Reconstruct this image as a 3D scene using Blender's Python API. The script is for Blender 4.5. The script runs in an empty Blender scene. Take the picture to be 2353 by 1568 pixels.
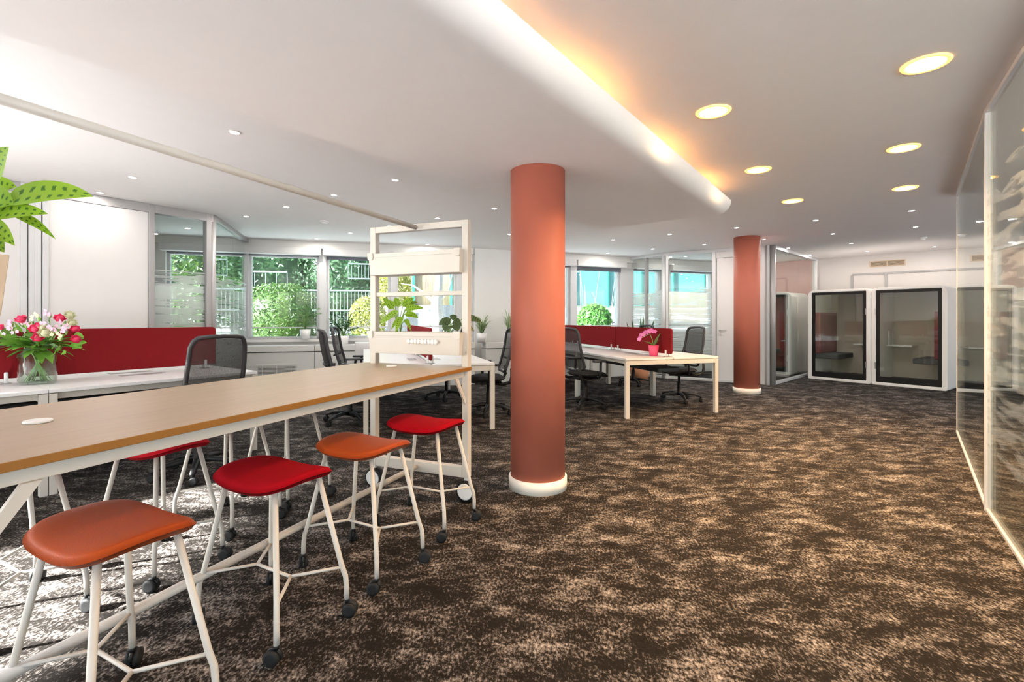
import bpy, bmesh, math, random
from mathutils import Vector, Matrix
S = bpy.context.scene
C = S.collection
R = math.radians
rnd = random.Random(7)

# ------------------------------------------------------------------ camera
F, HX, HY, CH = 1115.0, 1176.5, 731.0, 1.24      # focal (px), principal column, horizon row, eye height
cam = bpy.data.cameras.new('camera'); cam.sensor_width = 36; cam.lens = 36*F/2353
cam.shift_y = -(784-HY)/2353; cam.clip_start = .05; cam.clip_end = 200
co = bpy.data.objects.new('camera', cam); co.location = (0, 0, CH); co.rotation_euler = (R(90), 0, 0)
C.objects.link(co); S.camera = co

# ------------------------------------------------------------------ world, sun, exposure
w = bpy.data.worlds.new('world'); S.world = w; w.use_nodes = True
nt = w.node_tree; nt.nodes.clear()
o_ = nt.nodes.new('ShaderNodeOutputWorld'); b_ = nt.nodes.new('ShaderNodeBackground')
sk = nt.nodes.new('ShaderNodeTexSky'); sk.sky_type = 'NISHITA'; sk.sun_disc = False
sk.sun_elevation = R(42); sk.sun_rotation = R(-120); sk.air_density = 1.0; sk.dust_density = 2.5; sk.ozone_density = 1.0
b_.inputs[1].default_value = .42
nt.links.new(sk.outputs[0], b_.inputs[0]); nt.links.new(b_.outputs[0], o_.inputs[0])
sun = bpy.data.lights.new('sun', 'SUN'); sun.energy = 36; sun.angle = R(2.5); sun.color = (1, .965, .95)
so = bpy.data.objects.new('sun', sun); C.objects.link(so); so.location = (-12, 3, 10)
so.rotation_euler = Vector((.80, .36, -.50)).to_track_quat('-Z', 'Y').to_euler()
S.view_settings.view_transform = 'Standard'; S.view_settings.look = 'None'
S.view_settings.gamma = 1; S.view_settings.use_curve_mapping = False
S.view_settings.exposure = 1.48
S.cycles.use_denoising = True
S.cycles.max_bounces = 9; S.cycles.diffuse_bounces = 5; S.cycles.transparent_max_bounces = 20
S.cycles.use_adaptive_sampling = True; S.cycles.adaptive_threshold = .015
S.cycles.caustics_reflective = False; S.cycles.caustics_refractive = False
S.cycles.sample_clamp_indirect = 6

CEIL, SOFF = 2.58, 2.32

# ------------------------------------------------------------------ helpers
def ground(px, py, z=0.0):
    y = (CH-z)*F/(py-HY); return Vector(((px-HX)/F*y, y, z))
def at(px, Y): return (px-HX)/F*Y
def zz(py, Y): return CH+(HY-py)/F*Y
def dirv(a): return Vector((math.sin(R(a)), math.cos(R(a)), 0))

def nd(t, typ, loc=None, **kw):
    n = t.nodes.new(typ)
    for k, v in kw.items(): setattr(n, k, v)
    return n
def newmat(name):
    m = bpy.data.materials.new(name); m.use_nodes = True
    return m, m.node_tree, m.node_tree.nodes['Principled BSDF'], m.node_tree.nodes['Material Output']
def pm(name, col, rough=.5, metal=0, var=0, vscale=8, spec=.5, bump=0, bscale=80, sheen=0, emis=None, trans=0):
    m, t, p, o = newmat(name)
    c = (*col, 1)
    p.inputs['Base Color'].default_value = c; p.inputs['Roughness'].default_value = rough
    p.inputs['Metallic'].default_value = metal; p.inputs['Specular IOR Level'].default_value = spec
    if sheen: p.inputs['Sheen Weight'].default_value = sheen
    tc = nd(t, 'ShaderNodeTexCoord')
    nz = nd(t, 'ShaderNodeTexNoise'); nz.inputs['Scale'].default_value = vscale; nz.inputs['Detail'].default_value = 4
    t.links.new(tc.outputs['Object'], nz.inputs['Vector'])
    mx = nd(t, 'ShaderNodeMix', data_type='RGBA'); v = max(var, .02)
    mx.inputs[6].default_value = (*[x*(1-v) for x in col], 1); mx.inputs[7].default_value = (*[min(1, x*(1+v)) for x in col], 1)
    t.links.new(nz.outputs[0], mx.inputs[0]); t.links.new(mx.outputs[2], p.inputs['Base Color'])
    if bump:
        n2 = nd(t, 'ShaderNodeTexNoise'); n2.inputs['Scale'].default_value = bscale; n2.inputs['Detail'].default_value = 3
        bp = nd(t, 'ShaderNodeBump'); bp.inputs['Strength'].default_value = bump; bp.inputs['Distance'].default_value = .004
        t.links.new(tc.outputs['Object'], n2.inputs['Vector']); t.links.new(n2.outputs[0], bp.inputs['Height']); t.links.new(bp.outputs[0], p.inputs['Normal'])
    if emis:
        p.inputs['Emission Color'].default_value = (*emis[0], 1); p.inputs['Emission Strength'].default_value = emis[1]
    return m

def glass_mat(name, tint=(.96, .98, .97), film=None, refl=1.0, ior=1.5):
    """thin architectural glass: transparent + fresnel gloss, optional frosted film streaks"""
    m, t, p, o = newmat(name); t.nodes.remove(p)
    ge = nd(t, 'ShaderNodeNewGeometry'); mi = nd(t, 'ShaderNodeMix', data_type='FLOAT')
    mi.inputs[2].default_value = ior; mi.inputs[3].default_value = 1/ior
    t.links.new(ge.outputs['Backfacing'], mi.inputs[0])
    fr = nd(t, 'ShaderNodeFresnel'); t.links.new(mi.outputs[0], fr.inputs['IOR'])
    tr = nd(t, 'ShaderNodeBsdfTransparent'); tr.inputs[0].default_value = (*tint, 1)
    gl = nd(t, 'ShaderNodeBsdfGlossy'); gl.inputs['Roughness'].default_value = 0.0; gl.inputs[0].default_value = (.95, .97, .96, 1)
    ml = nd(t, 'ShaderNodeMath', operation='MULTIPLY'); ml.inputs[1].default_value = refl
    t.links.new(fr.outputs[0], ml.inputs[0])
    ms = nd(t, 'ShaderNodeMixShader'); t.links.new(ml.outputs[0], ms.inputs[0])
    if film:
        z0, z1, cov, alpha, sx, sz = film
        tc = nd(t, 'ShaderNodeTexCoord'); sp = nd(t, 'ShaderNodeSeparateXYZ'); t.links.new(tc.outputs['Object'], sp.inputs[0])
        mp = nd(t, 'ShaderNodeMapping'); mp.inputs['Scale'].default_value = (sx, sx, sz); t.links.new(tc.outputs['Object'], mp.inputs[0])
        nz = nd(t, 'ShaderNodeTexNoise'); nz.inputs['Scale'].default_value = 1; nz.inputs['Detail'].default_value = 2.5; nz.inputs['Distortion'].default_value = .35
        t.links.new(mp.outputs[0], nz.inputs['Vector'])
        # threshold is low inside the band, high at its upper and lower rim
        mr = nd(t, 'ShaderNodeMapRange'); mr.interpolation_type = 'SMOOTHSTEP'
        mr.inputs[1].default_value = z1-.35; mr.inputs[2].default_value = z1; mr.inputs[3].default_value = cov; mr.inputs[4].default_value = .75
        mr2 = nd(t, 'ShaderNodeMapRange'); mr2.interpolation_type = 'SMOOTHSTEP'
        mr2.inputs[1].default_value = z0; mr2.inputs[2].default_value = z0+.35; mr2.inputs[3].default_value = .75; mr2.inputs[4].default_value = cov
        t.links.new(sp.outputs[2], mr.inputs[0]); t.links.new(sp.outputs[2], mr2.inputs[0])
        mxm = nd(t, 'ShaderNodeMath', operation='MAXIMUM'); t.links.new(mr.outputs[0], mxm.inputs[0]); t.links.new(mr2.outputs[0], mxm.inputs[1])
        sb = nd(t, 'ShaderNodeMath', operation='SUBTRACT'); t.links.new(nz.outputs[0], sb.inputs[0]); t.links.new(mxm.outputs[0], sb.inputs[1])
        rg = nd(t, 'ShaderNodeMapRange'); rg.inputs[1].default_value = 0; rg.inputs[2].default_value = .02; rg.inputs[3].default_value = 0; rg.inputs[4].default_value = alpha
        t.links.new(sb.outputs[0], rg.inputs[0])
        df = nd(t, 'ShaderNodeBsdfDiffuse'); df.inputs[0].default_value = (.8, .84, .82, 1)
        tl = nd(t, 'ShaderNodeBsdfTranslucent'); tl.inputs[0].default_value = (.8, .84, .82, 1)
        fm = nd(t, 'ShaderNodeMixShader'); fm.inputs[0].default_value = .55; t.links.new(df.outputs[0], fm.inputs[1]); t.links.new(tl.outputs[0], fm.inputs[2])
        m2 = nd(t, 'ShaderNodeMixShader'); t.links.new(rg.outputs[0], m2.inputs[0]); t.links.new(tr.outputs[0], m2.inputs[1]); t.links.new(fm.outputs[0], m2.inputs[2])
        t.links.new(m2.outputs[0], ms.inputs[1])
    else:
        t.links.new(tr.outputs[0], ms.inputs[1])
    t.links.new(gl.outputs[0], ms.inputs[2]); t.links.new(ms.outputs[0], o.inputs[0])
    return m

def carpet_mat():
    m, t, p, o = newmat('carpet')
    tc = nd(t, 'ShaderNodeTexCoord')
    def noise(scale, rot, sc, det, dist=0, rough=.5):
        mp = nd(t, 'ShaderNodeMapping'); mp.inputs['Rotation'].default_value = (0, 0, R(rot)); mp.inputs['Scale'].default_value = sc
        t.links.new(tc.outputs['Object'], mp.inputs[0])
        n = nd(t, 'ShaderNodeTexNoise'); n.inputs['Scale'].default_value = scale; n.inputs['Detail'].default_value = det
        n.inputs['Distortion'].default_value = dist; n.inputs['Roughness'].default_value = rough
        t.links.new(mp.outputs[0], n.inputs['Vector']); return n.outputs[0]
    big = noise(3.3, 14, (1, 1.35, 1), 5, .5, .62)          # cloudy patches
    mid = noise(9, 14, (.9, 1.4, 1), 5, .3, .68)
    fine = noise(70, 14, (1.25, .75, 1), 3, 0, .7)         # yarn speckle
    def mad(x, k, c):
        m_ = nd(t, 'ShaderNodeMath', operation='MULTIPLY_ADD'); t.links.new(x, m_.inputs[0]); m_.inputs[1].default_value = k
        if c is not None: t.links.new(c, m_.inputs[2])
        else: m_.inputs[2].default_value = 0
        return m_.outputs[0]
    v = mad(fine, 1.5, mad(mid, 1.05, mad(big, .85, None)))
    cr = nd(t, 'ShaderNodeValToRGB'); e = cr.color_ramp.elements
    e[0].position = .0; e[0].color = (.007, .0052, .004, 1); e[1].position = 1; e[1].color = (.37, .33, .30, 1)
    x = cr.color_ramp.elements.new(.40); x.color = (.0125, .0096, .0078, 1)
    x = cr.color_ramp.elements.new(.60); x.color = (.095, .083, .075, 1)
    mr = nd(t, 'ShaderNodeMapRange'); mr.inputs[1].default_value = 1.36; mr.inputs[2].default_value = 2.14
    t.links.new(v, mr.inputs[0]); t.links.new(mr.outputs[0], cr.inputs[0]); t.links.new(cr.outputs[0], p.inputs['Base Color'])
    p.inputs['Roughness'].default_value = .85; p.inputs['Specular IOR Level'].default_value = .12
    bp = nd(t, 'ShaderNodeBump'); bp.inputs['Strength'].default_value = .5; bp.inputs['Distance'].default_value = .004
    t.links.new(fine, bp.inputs['Height']); t.links.new(bp.outputs[0], p.inputs['Normal'])
    return m

def wood_mat(name, c1, c2, rough=.35, axis=1):
    m, t, p, o = newmat(name)
    tc = nd(t, 'ShaderNodeTexCoord'); mp = nd(t, 'ShaderNodeMapping'); mp.inputs['Scale'].default_value = (14, 1.3, 14)
    t.links.new(tc.outputs['Object'], mp.inputs[0])
    n = nd(t, 'ShaderNodeTexNoise'); n.inputs['Scale'].default_value = 2.2; n.inputs['Detail'].default_value = 6; n.inputs['Distortion'].default_value = .8
    t.links.new(mp.outputs[0], n.inputs['Vector'])
    cr = nd(t, 'ShaderNodeValToRGB'); e = cr.color_ramp.elements
    e[0].position = .3; e[0].color = (*c1, 1); e[1].position = .7; e[1].color = (*c2, 1)
    t.links.new(n.outputs[0], cr.inputs[0]); t.links.new(cr.outputs[0], p.inputs['Base Color'])
    p.inputs['Roughness'].default_value = rough
    return m

def leaf_mat(name, c1, c2, kind=None, trans=.35):
    """leaf colours from its own uv (u across, v along); translucent"""
    m, t, p, o = newmat(name)
    uv = nd(t, 'ShaderNodeUVMap'); sp = nd(t, 'ShaderNodeSeparateXYZ'); t.links.new(uv.outputs[0], sp.inputs[0])
    cr = nd(t, 'ShaderNodeMix', data_type='RGBA'); cr.inputs[6].default_value = (*c1, 1); cr.inputs[7].default_value = (*c2, 1)
    if kind == 'dash':        # dark dashes either side of the midrib
        wv = nd(t, 'ShaderNodeTexWave'); wv.wave_type = 'BANDS'; wv.bands_direction = 'Y'; wv.inputs['Scale'].default_value = 2.6; wv.inputs['Distortion'].default_value = 2.0; wv.inputs['Detail Scale'].default_value = 2
        t.links.new(uv.outputs[0], wv.inputs['Vector'])
        ab = nd(t, 'ShaderNodeMath', operation='SUBTRACT'); ab.inputs[1].default_value = .5; t.links.new(sp.outputs[0], ab.inputs[0])
        ac = nd(t, 'ShaderNodeMath', operation='ABSOLUTE'); t.links.new(ab.outputs[0], ac.inputs[0])
        ad = nd(t, 'ShaderNodeMath', operation='SUBTRACT'); ad.inputs[1].default_value = .2; t.links.new(ac.outputs[0], ad.inputs[0])
        ae = nd(t, 'ShaderNodeMath', operation='ABSOLUTE'); t.links.new(ad.outputs[0], ae.inputs[0])
        af = nd(t, 'ShaderNodeMapRange'); af.inputs[1].default_value = .06; af.inputs[2].default_value = .12; af.inputs[3].default_value = 1; af.inputs[4].default_value = 0
        t.links.new(ae.outputs[0], af.inputs[0])
        ag = nd(t, 'ShaderNodeMapRange'); ag.inputs[1].default_value = .62; ag.inputs[2].default_value = .75; t.links.new(wv.outputs[1], ag.inputs[0])
        ah = nd(t, 'ShaderNodeMath', operation='MULTIPLY'); t.links.new(af.outputs[0], ah.inputs[0]); t.links.new(ag.outputs[0], ah.inputs[1])
        t.links.new(ah.outputs[0], cr.inputs[0])
    elif kind == 'stripe':    # pale band along the middle
        ab = nd(t, 'ShaderNodeMath', operation='SUBTRACT'); ab.inputs[1].default_value = .5; t.links.new(sp.outputs[0], ab.inputs[0])
        ac = nd(t, 'ShaderNodeMath', operation='ABSOLUTE'); t.links.new(ab.outputs[0], ac.inputs[0])
        af = nd(t, 'ShaderNodeMapRange'); af.inputs[1].default_value = .22; af.inputs[2].default_value = .3; af.inputs[3].default_value = 1; af.inputs[4].default_value = 0
        t.links.new(ac.outputs[0], af.inputs[0]); t.links.new(af.outputs[0], cr.inputs[0])
    elif kind == 'rib':       # ribbed banding across
        wv = nd(t, 'ShaderNodeTexWave'); wv.bands_direction = 'Y'; wv.inputs['Scale'].default_value = 3; wv.inputs['Distortion'].default_value = 3
        t.links.new(uv.outputs[0], wv.inputs['Vector']); t.links.new(wv.outputs[1], cr.inputs[0])
    else:
        tc = nd(t, 'ShaderNodeTexCoord'); nz = nd(t, 'ShaderNodeTexNoise'); nz.inputs['Scale'].default_value = 5
        t.links.new(tc.outputs['Object'], nz.inputs['Vector']); t.links.new(nz.outputs[0], cr.inputs[0])
    t.links.new(cr.outputs[2], p.inputs['Base Color']); p.inputs['Roughness'].default_value = .42
    tl = nd(t, 'ShaderNodeBsdfTranslucent'); t.links.new(cr.outputs[2], tl.inputs[0])
    ms = nd(t, 'ShaderNodeMixShader'); ms.inputs[0].default_value = trans
    t.links.new(p.outputs[0], ms.inputs[1]); t.links.new(tl.outputs[0], ms.inputs[2]); t.links.new(ms.outputs[0], o.inputs[0])
    return m

def mesh_mat(name, col, alpha):
    """woven mesh cloth of the office chairs"""
    m, t, p, o = newmat(name)
    p.inputs['Base Color'].default_value = (*col, 1); p.inputs['Roughness'].default_value = .7
    tr = nd(t, 'ShaderNodeBsdfTransparent'); ms = nd(t, 'ShaderNodeMixShader')
    tc = nd(t, 'ShaderNodeTexCoord'); nz = nd(t, 'ShaderNodeTexNoise'); nz.inputs['Scale'].default_value = 260
    t.links.new(tc.outputs['Object'], nz.inputs['Vector'])
    mr = nd(t, 'ShaderNodeMapRange'); mr.inputs[1].default_value = .3; mr.inputs[2].default_value = .7; mr.inputs[3].default_value = alpha-.1; mr.inputs[4].default_value = alpha+.1
    t.links.new(nz.outputs[0], mr.inputs[0]); t.links.new(mr.outputs[0], ms.inputs[0])
    t.links.new(tr.outputs[0], ms.inputs[1]); t.links.new(p.outputs[0], ms.inputs[2]); t.links.new(ms.outputs[0], o.inputs[0])
    return m

M = {}
M['ceiling'] = pm('ceiling_paint', (.87, .845, .84), .85)
M['wall'] = pm('wall_paint', (.80, .79, .77), .8)
M['warmwall'] = pm('cream_wall_paint', (.66, .615, .585), .8)
M['redwall'] = pm('coral_wall_paint', (.78, .36, .30), .8)
M['grey'] = pm('grey_aluminium', (.36, .35, .345), .45, .25)
M['lightalu'] = pm('white_aluminium', (.60, .60, .605), .4, .1)
M['panel'] = pm('white_panel', (.70, .68, .665), .55)
M['sill'] = pm('sill_grey_white', (.70, .69, .66), .55)
M['dark'] = pm('dark_slot', (.03, .03, .03), .8)
M['blind'] = pm('rolled_blind_grey', (.16, .17, .2), .8)
M['coral'] = pm('coral_column_paint', (.43, .125, .083), .6, var=.03, spec=.3)
M['plinth'] = pm('cream_plinth', (.82, .77, .70), .5)
M['frame'] = pm('cream_powder_coat', (.57, .53, .48), .38)
M['white'] = pm('white_laminate', (.70, .69, .69), .35)
M['wood'] = wood_mat('oak_laminate', (.34, .235, .15), (.40, .28, .185), .36)
M['edge'] = pm('oak_edge_band', (.27, .11, .013), .45, var=.1)
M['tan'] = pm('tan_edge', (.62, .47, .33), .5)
M['red'] = pm('red_felt', (.36, .002, .009), .95, var=.12, vscale=30, bump=.25, bscale=420, spec=.1)
M['orange'] = pm('orange_leatherette', (.42, .068, .012), .42, var=.1, vscale=6, bump=.12, bscale=300)
M['screen'] = pm('burgundy_screen_felt', (.21, .010, .013), .9, var=.07, vscale=25, bump=.2, bscale=400, spec=.15)
M['black'] = pm('black_plastic', (.009, .009, .010), .45, spec=.35)
M['blackfab'] = pm('black_seat_fabric', (.012, .012, .013), .9, bump=.2, bscale=400)
M['greyplastic'] = pm('grey_chair_plastic', (.035, .035, .038), .45)
M['mesh'] = mesh_mat('chair_mesh', (.026, .025, .025), .78)
M['rubber'] = pm('dark_rubber', (.012, .012, .013), .6, spec=.3)
M['wheelwhite'] = pm('white_wheel', (.75, .75, .75), .35)
M['chrome'] = pm('brushed_steel', (.6, .6, .6), .3, .9)
M['glass'] = glass_mat('tinted_window_glass', (.57, .63, .63))  # tint added to dim the outdoors behind these panes
M['clear'] = glass_mat('clear_window_glass', (.95, .97, .96))
M['pane'] = glass_mat('partition_glass', (.955, .97, .955))
M['film'] = glass_mat('streaked_film_glass', (.955, .975, .965), film=(.35, 2.0, .40, .62, 1.6, 34))
M['zebra'] = glass_mat('zebra_film_glass', (.95, .955, .90), film=(.2, 2.3, .50, .22, 2.2, 20))
M['vase'] = glass_mat('clear_vase_glass', (.93, .96, .94), refl=1.2)
M['carpet'] = carpet_mat()
M['podwhite'] = pm('pod_white_shell', (.78, .74, .71), .5)
M['podin'] = pm('pod_beige_lining', (.50, .46, .40), .9)
M['podblack'] = pm('pod_black_frame', (.006, .0055, .0055), .5, spec=.3)
M['podseat'] = pm('pod_charcoal_seat', (.07, .07, .075), .9)
M['podred'] = pm('pod_red_lining', (.50, .03, .03), .9)
M['podmaroon'] = pm('pod_maroon_back', (.20, .05, .05), .9)
M['leafA'] = leaf_mat('arrowhead_leaf', (.27, .46, .03), (.05, .16, .015), 'dash')
M['leafB'] = leaf_mat('calathea_leaf', (.10, .17, .06), (.035, .055, .025), 'rib')
M['leafC'] = leaf_mat('spider_leaf', (.10, .24, .06), (.55, .62, .38), 'stripe')
M['leafD'] = leaf_mat('palm_leaf', (.06, .22, .035), (.14, .36, .05))
M['leafE'] = leaf_mat('dark_leaf', (.03, .08, .025), (.07, .15, .04))
M['leafF'] = leaf_mat('bouquet_leaf', (.09, .27, .03), (.22, .42, .06))
M['leafG'] = leaf_mat('silver_leaf', (.22, .36, .22), (.36, .48, .34))
M['stem'] = pm('green_stem', (.25, .42, .12), .5)
M['soil'] = pm('potting_soil', (.05, .035, .025), .95)
M['ceramic'] = pm('white_ceramic', (.82, .81, .80), .3)
M['terracotta'] = pm('terracotta', (.62, .27, .14), .7)
M['pinkpot'] = pm('pink_pot', (.85, .09, .22), .45)
M['orchid'] = leaf_mat('orchid_petal', (.78, .14, .55), (.88, .35, .72), trans=.25)
M['rose'] = leaf_mat('rose_petal', (.70, .015, .09), (.80, .07, .18), trans=.2)
M['palepink'] = leaf_mat('pale_pink_petal', (.62, .34, .48), (.70, .48, .58), trans=.25)
M['cream'] = leaf_mat('cream_petal', (.60, .58, .34), (.68, .68, .48), trans=.25)
M['lamp'] = pm('lamp_lens_white', (.9, .9, .88), .4, emis=((1, .97, .92), 30))
M['lampwarm'] = pm('lamp_lens_warm', (.9, .85, .75), .4, emis=((1, .80, .50), 14))
M['trim'] = pm('lamp_trim', (.8, .78, .74), .5)
M['trimwarm'] = pm('glowing_diffuser_rim', (.85, .6, .3), .5, emis=((1, .50, .10), .9))
M['hedge'] = leaf_mat('hedge_leaf', (.05, .115, .022), (.125, .20, .035), trans=.25)
M['tree'] = leaf_mat('tree_leaf', (.025, .075, .03), (.07, .15, .05), trans=.3)
M['yellowleaf'] = leaf_mat('yellow_green_leaf', (.28, .30, .05), (.45, .42, .10), trans=.35)
M['bark'] = pm('pale_bark', (.45, .40, .36), .9, var=.35, vscale=14, bump=.6, bscale=30)
M['twig'] = pm('grey_twig', (.24, .20, .18), .9)
M['teal'] = pm('teal_screen_sheet', (.12, .30, .28), .6, var=.12, vscale=2)
M['greenpost'] = pm('green_fence_post', (.03, .26, .18), .5)
M['bamboo'] = pm('bamboo_cane', (.42, .30, .17), .8, var=.3, vscale=20)
M['concrete'] = pm('concrete', (.33, .33, .34), .9, var=.15, vscale=3)
M['paving'] = pm('pale_paving', (.71, .71, .72), .9, var=.08, vscale=2)
M['whitemetal'] = pm('white_metal_rail', (.30, .32, .33), .5)
M['render'] = pm('building_render', (.62, .60, .57), .9, var=.05)
M['cushion'] = pm('seat_underside', (.05, .05, .05), .8)

# ---- mesh collector
class MB:
    def __init__(s): s.v = []; s.f = []; s.sm = []; s.uv = {}
    def add(s, vs, fs, smooth=False):
        o = len(s.v); s.v += [tuple(x) for x in vs]
        for f in fs: s.f.append([i+o for i in f]); s.sm.append(smooth)
        return s
    def box(s, a, b, rot=None, org=None):
        x0, y0, z0 = a; x1, y1, z1 = b
        vs = [Vector(p) for p in ((x0,y0,z0),(x1,y0,z0),(x1,y1,z0),(x0,y1,z0),(x0,y0,z1),(x1,y0,z1),(x1,y1,z1),(x0,y1,z1))]
        if rot is not None:
            og = Vector(org or (0,0,0)); vs = [rot @ (p-og)+og for p in vs]
        return s.add(vs, [(0,3,2,1),(4,5,6,7),(0,1,5,4),(1,2,6,5),(2,3,7,6),(3,0,4,7)])
    def bar(s, p, q, wx, wz, up=(0,0,1)):
        """rectangular bar from p to q"""
        p = Vector(p); q = Vector(q); d = (q-p).normalized(); u = Vector(up)
        if abs(d.dot(u)) > .98: u = Vector((0, 1, 0))
        a = d.cross(u).normalized()*wx/2; b = a.cross(d).normalized()*wz/2
        vs = [p-a-b, p+a-b, p+a+b, p-a+b, q-a-b, q+a-b, q+a+b, q-a+b]
        return s.add(vs, [(0,1,2,3),(7,6,5,4),(0,4,5,1),(1,5,6,2),(2,6,7,3),(3,7,4,0)])
    def tube(s, pts, r, seg=10, caps=True):
        pts = [Vector(p) for p in pts]; n = len(pts)
        rs = r if isinstance(r, (list, tuple)) else [r]*n
        d0 = (pts[1]-pts[0]).normalized(); u = Vector((0,0,1)) if abs(d0.z) < .9 else Vector((1,0,0))
        a = d0.cross(u).normalized(); vs = []; fs = []
        for i, p in enumerate(pts):
            d = ((pts[min(i+1, n-1)]-pts[i]).normalized()+(pts[i]-pts[max(i-1, 0)]).normalized()).normalized()
            a = (a-d*a.dot(d)).normalized(); b = d.cross(a)
            vs += [p+(a*math.cos(2*math.pi*k/seg)+b*math.sin(2*math.pi*k/seg))*rs[i] for k in range(seg)]
        for i in range(n-1):
            for k in range(seg):
                k2 = (k+1) % seg; fs.append((i*seg+k, i*seg+k2, (i+1)*seg+k2, (i+1)*seg+k))
        s.add(vs, fs, True)
        if caps:
            o = len(s.v)-len(vs); s.f.append([o+k for k in range(seg)][::-1]); s.sm.append(False)
            s.f.append([o+(n-1)*seg+k for k in range(seg)]); s.sm.append(False)
        return s
    def lathe(s, prof, seg=24, org=(0,0,0), axis='z', smooth=True, close=False):
        vs = []; fs = []; og = Vector(org)
        for r, z in prof:
            for k in range(seg):
                a = 2*math.pi*k/seg; x, y = r*math.cos(a), r*math.sin(a)
                vs.append(og+(Vector((x, y, z)) if axis == 'z' else Vector((z, x, y)) if axis == 'x' else Vector((x, z, y))))
        for i in range(len(prof)-1):
            for k in range(seg):
                k2 = (k+1) % seg; q = (i*seg+k, i*seg+k2, (i+1)*seg+k2, (i+1)*seg+k)
                fs.append(q if axis != 'y' else q[::-1])
        s.add(vs, fs, smooth)
        o = len(s.v)-len(vs)
        for j, (r, z) in ((0, prof[0]), (len(prof)-1, prof[-1])):
            if r > 1e-5:
                f = [o+j*seg+k for k in range(seg)]; s.f.append(f[::-1] if j == 0 else f); s.sm.append(False)
        return s
    def prism(s, poly, z0, z1, plane='xy'):
        n = len(poly)
        def P(p, z): return (p[0], p[1], z) if plane == 'xy' else (p[0], z, p[1]) if plane == 'xz' else (z, p[0], p[1])
        vs = [P(p, z0) for p in poly]+[P(p, z1) for p in poly]
        fs = [list(range(n))[::-1], list(range(n, 2*n))]+[(i, (i+1) % n, n+(i+1) % n, n+i) for i in range(n)]
        return s.add(vs, fs)
    def ring(s, outer, inner, y0, y1):
        """frame between two same-length outlines in the xz plane"""
        n = len(outer); vs = []
        for y in (y0, y1):
            vs += [(p[0], y, p[1]) for p in outer]+[(p[0], y, p[1]) for p in inner]
        fs = []
        for i in range(n):
            j = (i+1) % n
            fs += [(i, j, n+j, n+i), (2*n+j, 2*n+i, 3*n+i, 3*n+j), (i, 2*n+i, 2*n+j, j), (n+i, n+j, 3*n+j, 3*n+i)]
        return s.add(vs, fs)
    def build(s, name, mat, parent=None, bevel=0, loc=None, rz=None, seg=2, fixn=True):
        me = bpy.data.meshes.new(name); me.from_pydata(s.v, [], s.f)
        if fixn:
            bm = bmesh.new(); bm.from_mesh(me); bmesh.ops.recalc_face_normals(bm, faces=bm.faces); bm.to_mesh(me); bm.free()
        me.polygons.foreach_set('use_smooth', s.sm[:len(me.polygons)]) if len(s.sm) == len(me.polygons) else None
        me.materials.append(M[mat] if isinstance(mat, str) else mat)
        o = bpy.data.objects.new(name, me); C.objects.link(o)
        if parent: o.parent = parent
        if loc is not None: o.location = loc
        if rz is not None: o.rotation_euler = (0, 0, rz)
        if bevel:
            b = o.modifiers.new('soft_edge', 'BEVEL'); b.width = bevel; b.segments = seg; b.limit_method = 'ANGLE'; b.angle_limit = R(40)
        me.update(); return o

def rrect(x0, z0, x1, z1, r, n=6, corners=(1,1,1,1)):
    """rounded rectangle outline, corners: bl, br, tr, tl"""
    pts = []
    for k, (cx, cz, a0) in enumerate(((x0, z0, 180), (x1, z0, 270), (x1, z1, 0), (x0, z1, 90))):
        rr = r*corners[k]
        sx = 1 if k in (0, 3) else -1; sz = 1 if k in (0, 1) else -1
        for i in range(n+1):
            a = R(a0+90*i/n); pts.append((cx+sx*rr+math.cos(a)*rr, cz+sz*rr+math.sin(a)*rr))
    return pts

def thing(name, label, cat, loc=(0,0,0), rz=0, group=None):
    o = bpy.data.objects.new(name, None); C.objects.link(o); o.empty_display_size = .1
    o.location = loc; o.rotation_euler = (0, 0, rz); o['label'] = label; o['category'] = cat
    if group: o['group'] = group
    return o
def tag(o, label, cat, group=None):
    o['label'] = label; o['category'] = cat
    if group: o['group'] = group
    return o
def struct(o, label=None):
    o['kind'] = 'structure'
    if label: o['label'] = label
    return o
def sroot(name, loc=(0,0,0), rz=0, label=None):
    o = bpy.data.objects.new(name, None); C.objects.link(o); o.location = loc; o.rotation_euler = (0,0,rz); struct(o, label); return o
def dup(root, loc, rz, label, group=None, swap=None):
    r = root.copy(); C.objects.link(r); r.location = loc; r.rotation_euler = (0, 0, rz); r['label'] = label
    if group: r['group'] = group
    for ch in root.children:
        c = ch.copy(); C.objects.link(c); c.parent = r
        if swap and ch.name.split('.')[0] in swap:
            c.data = ch.data.copy(); c.data.materials[0] = M[swap[ch.name.split('.')[0]]]
        for g in ch.children:
            d = g.copy(); C.objects.link(d); d.parent = c
    return r

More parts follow.
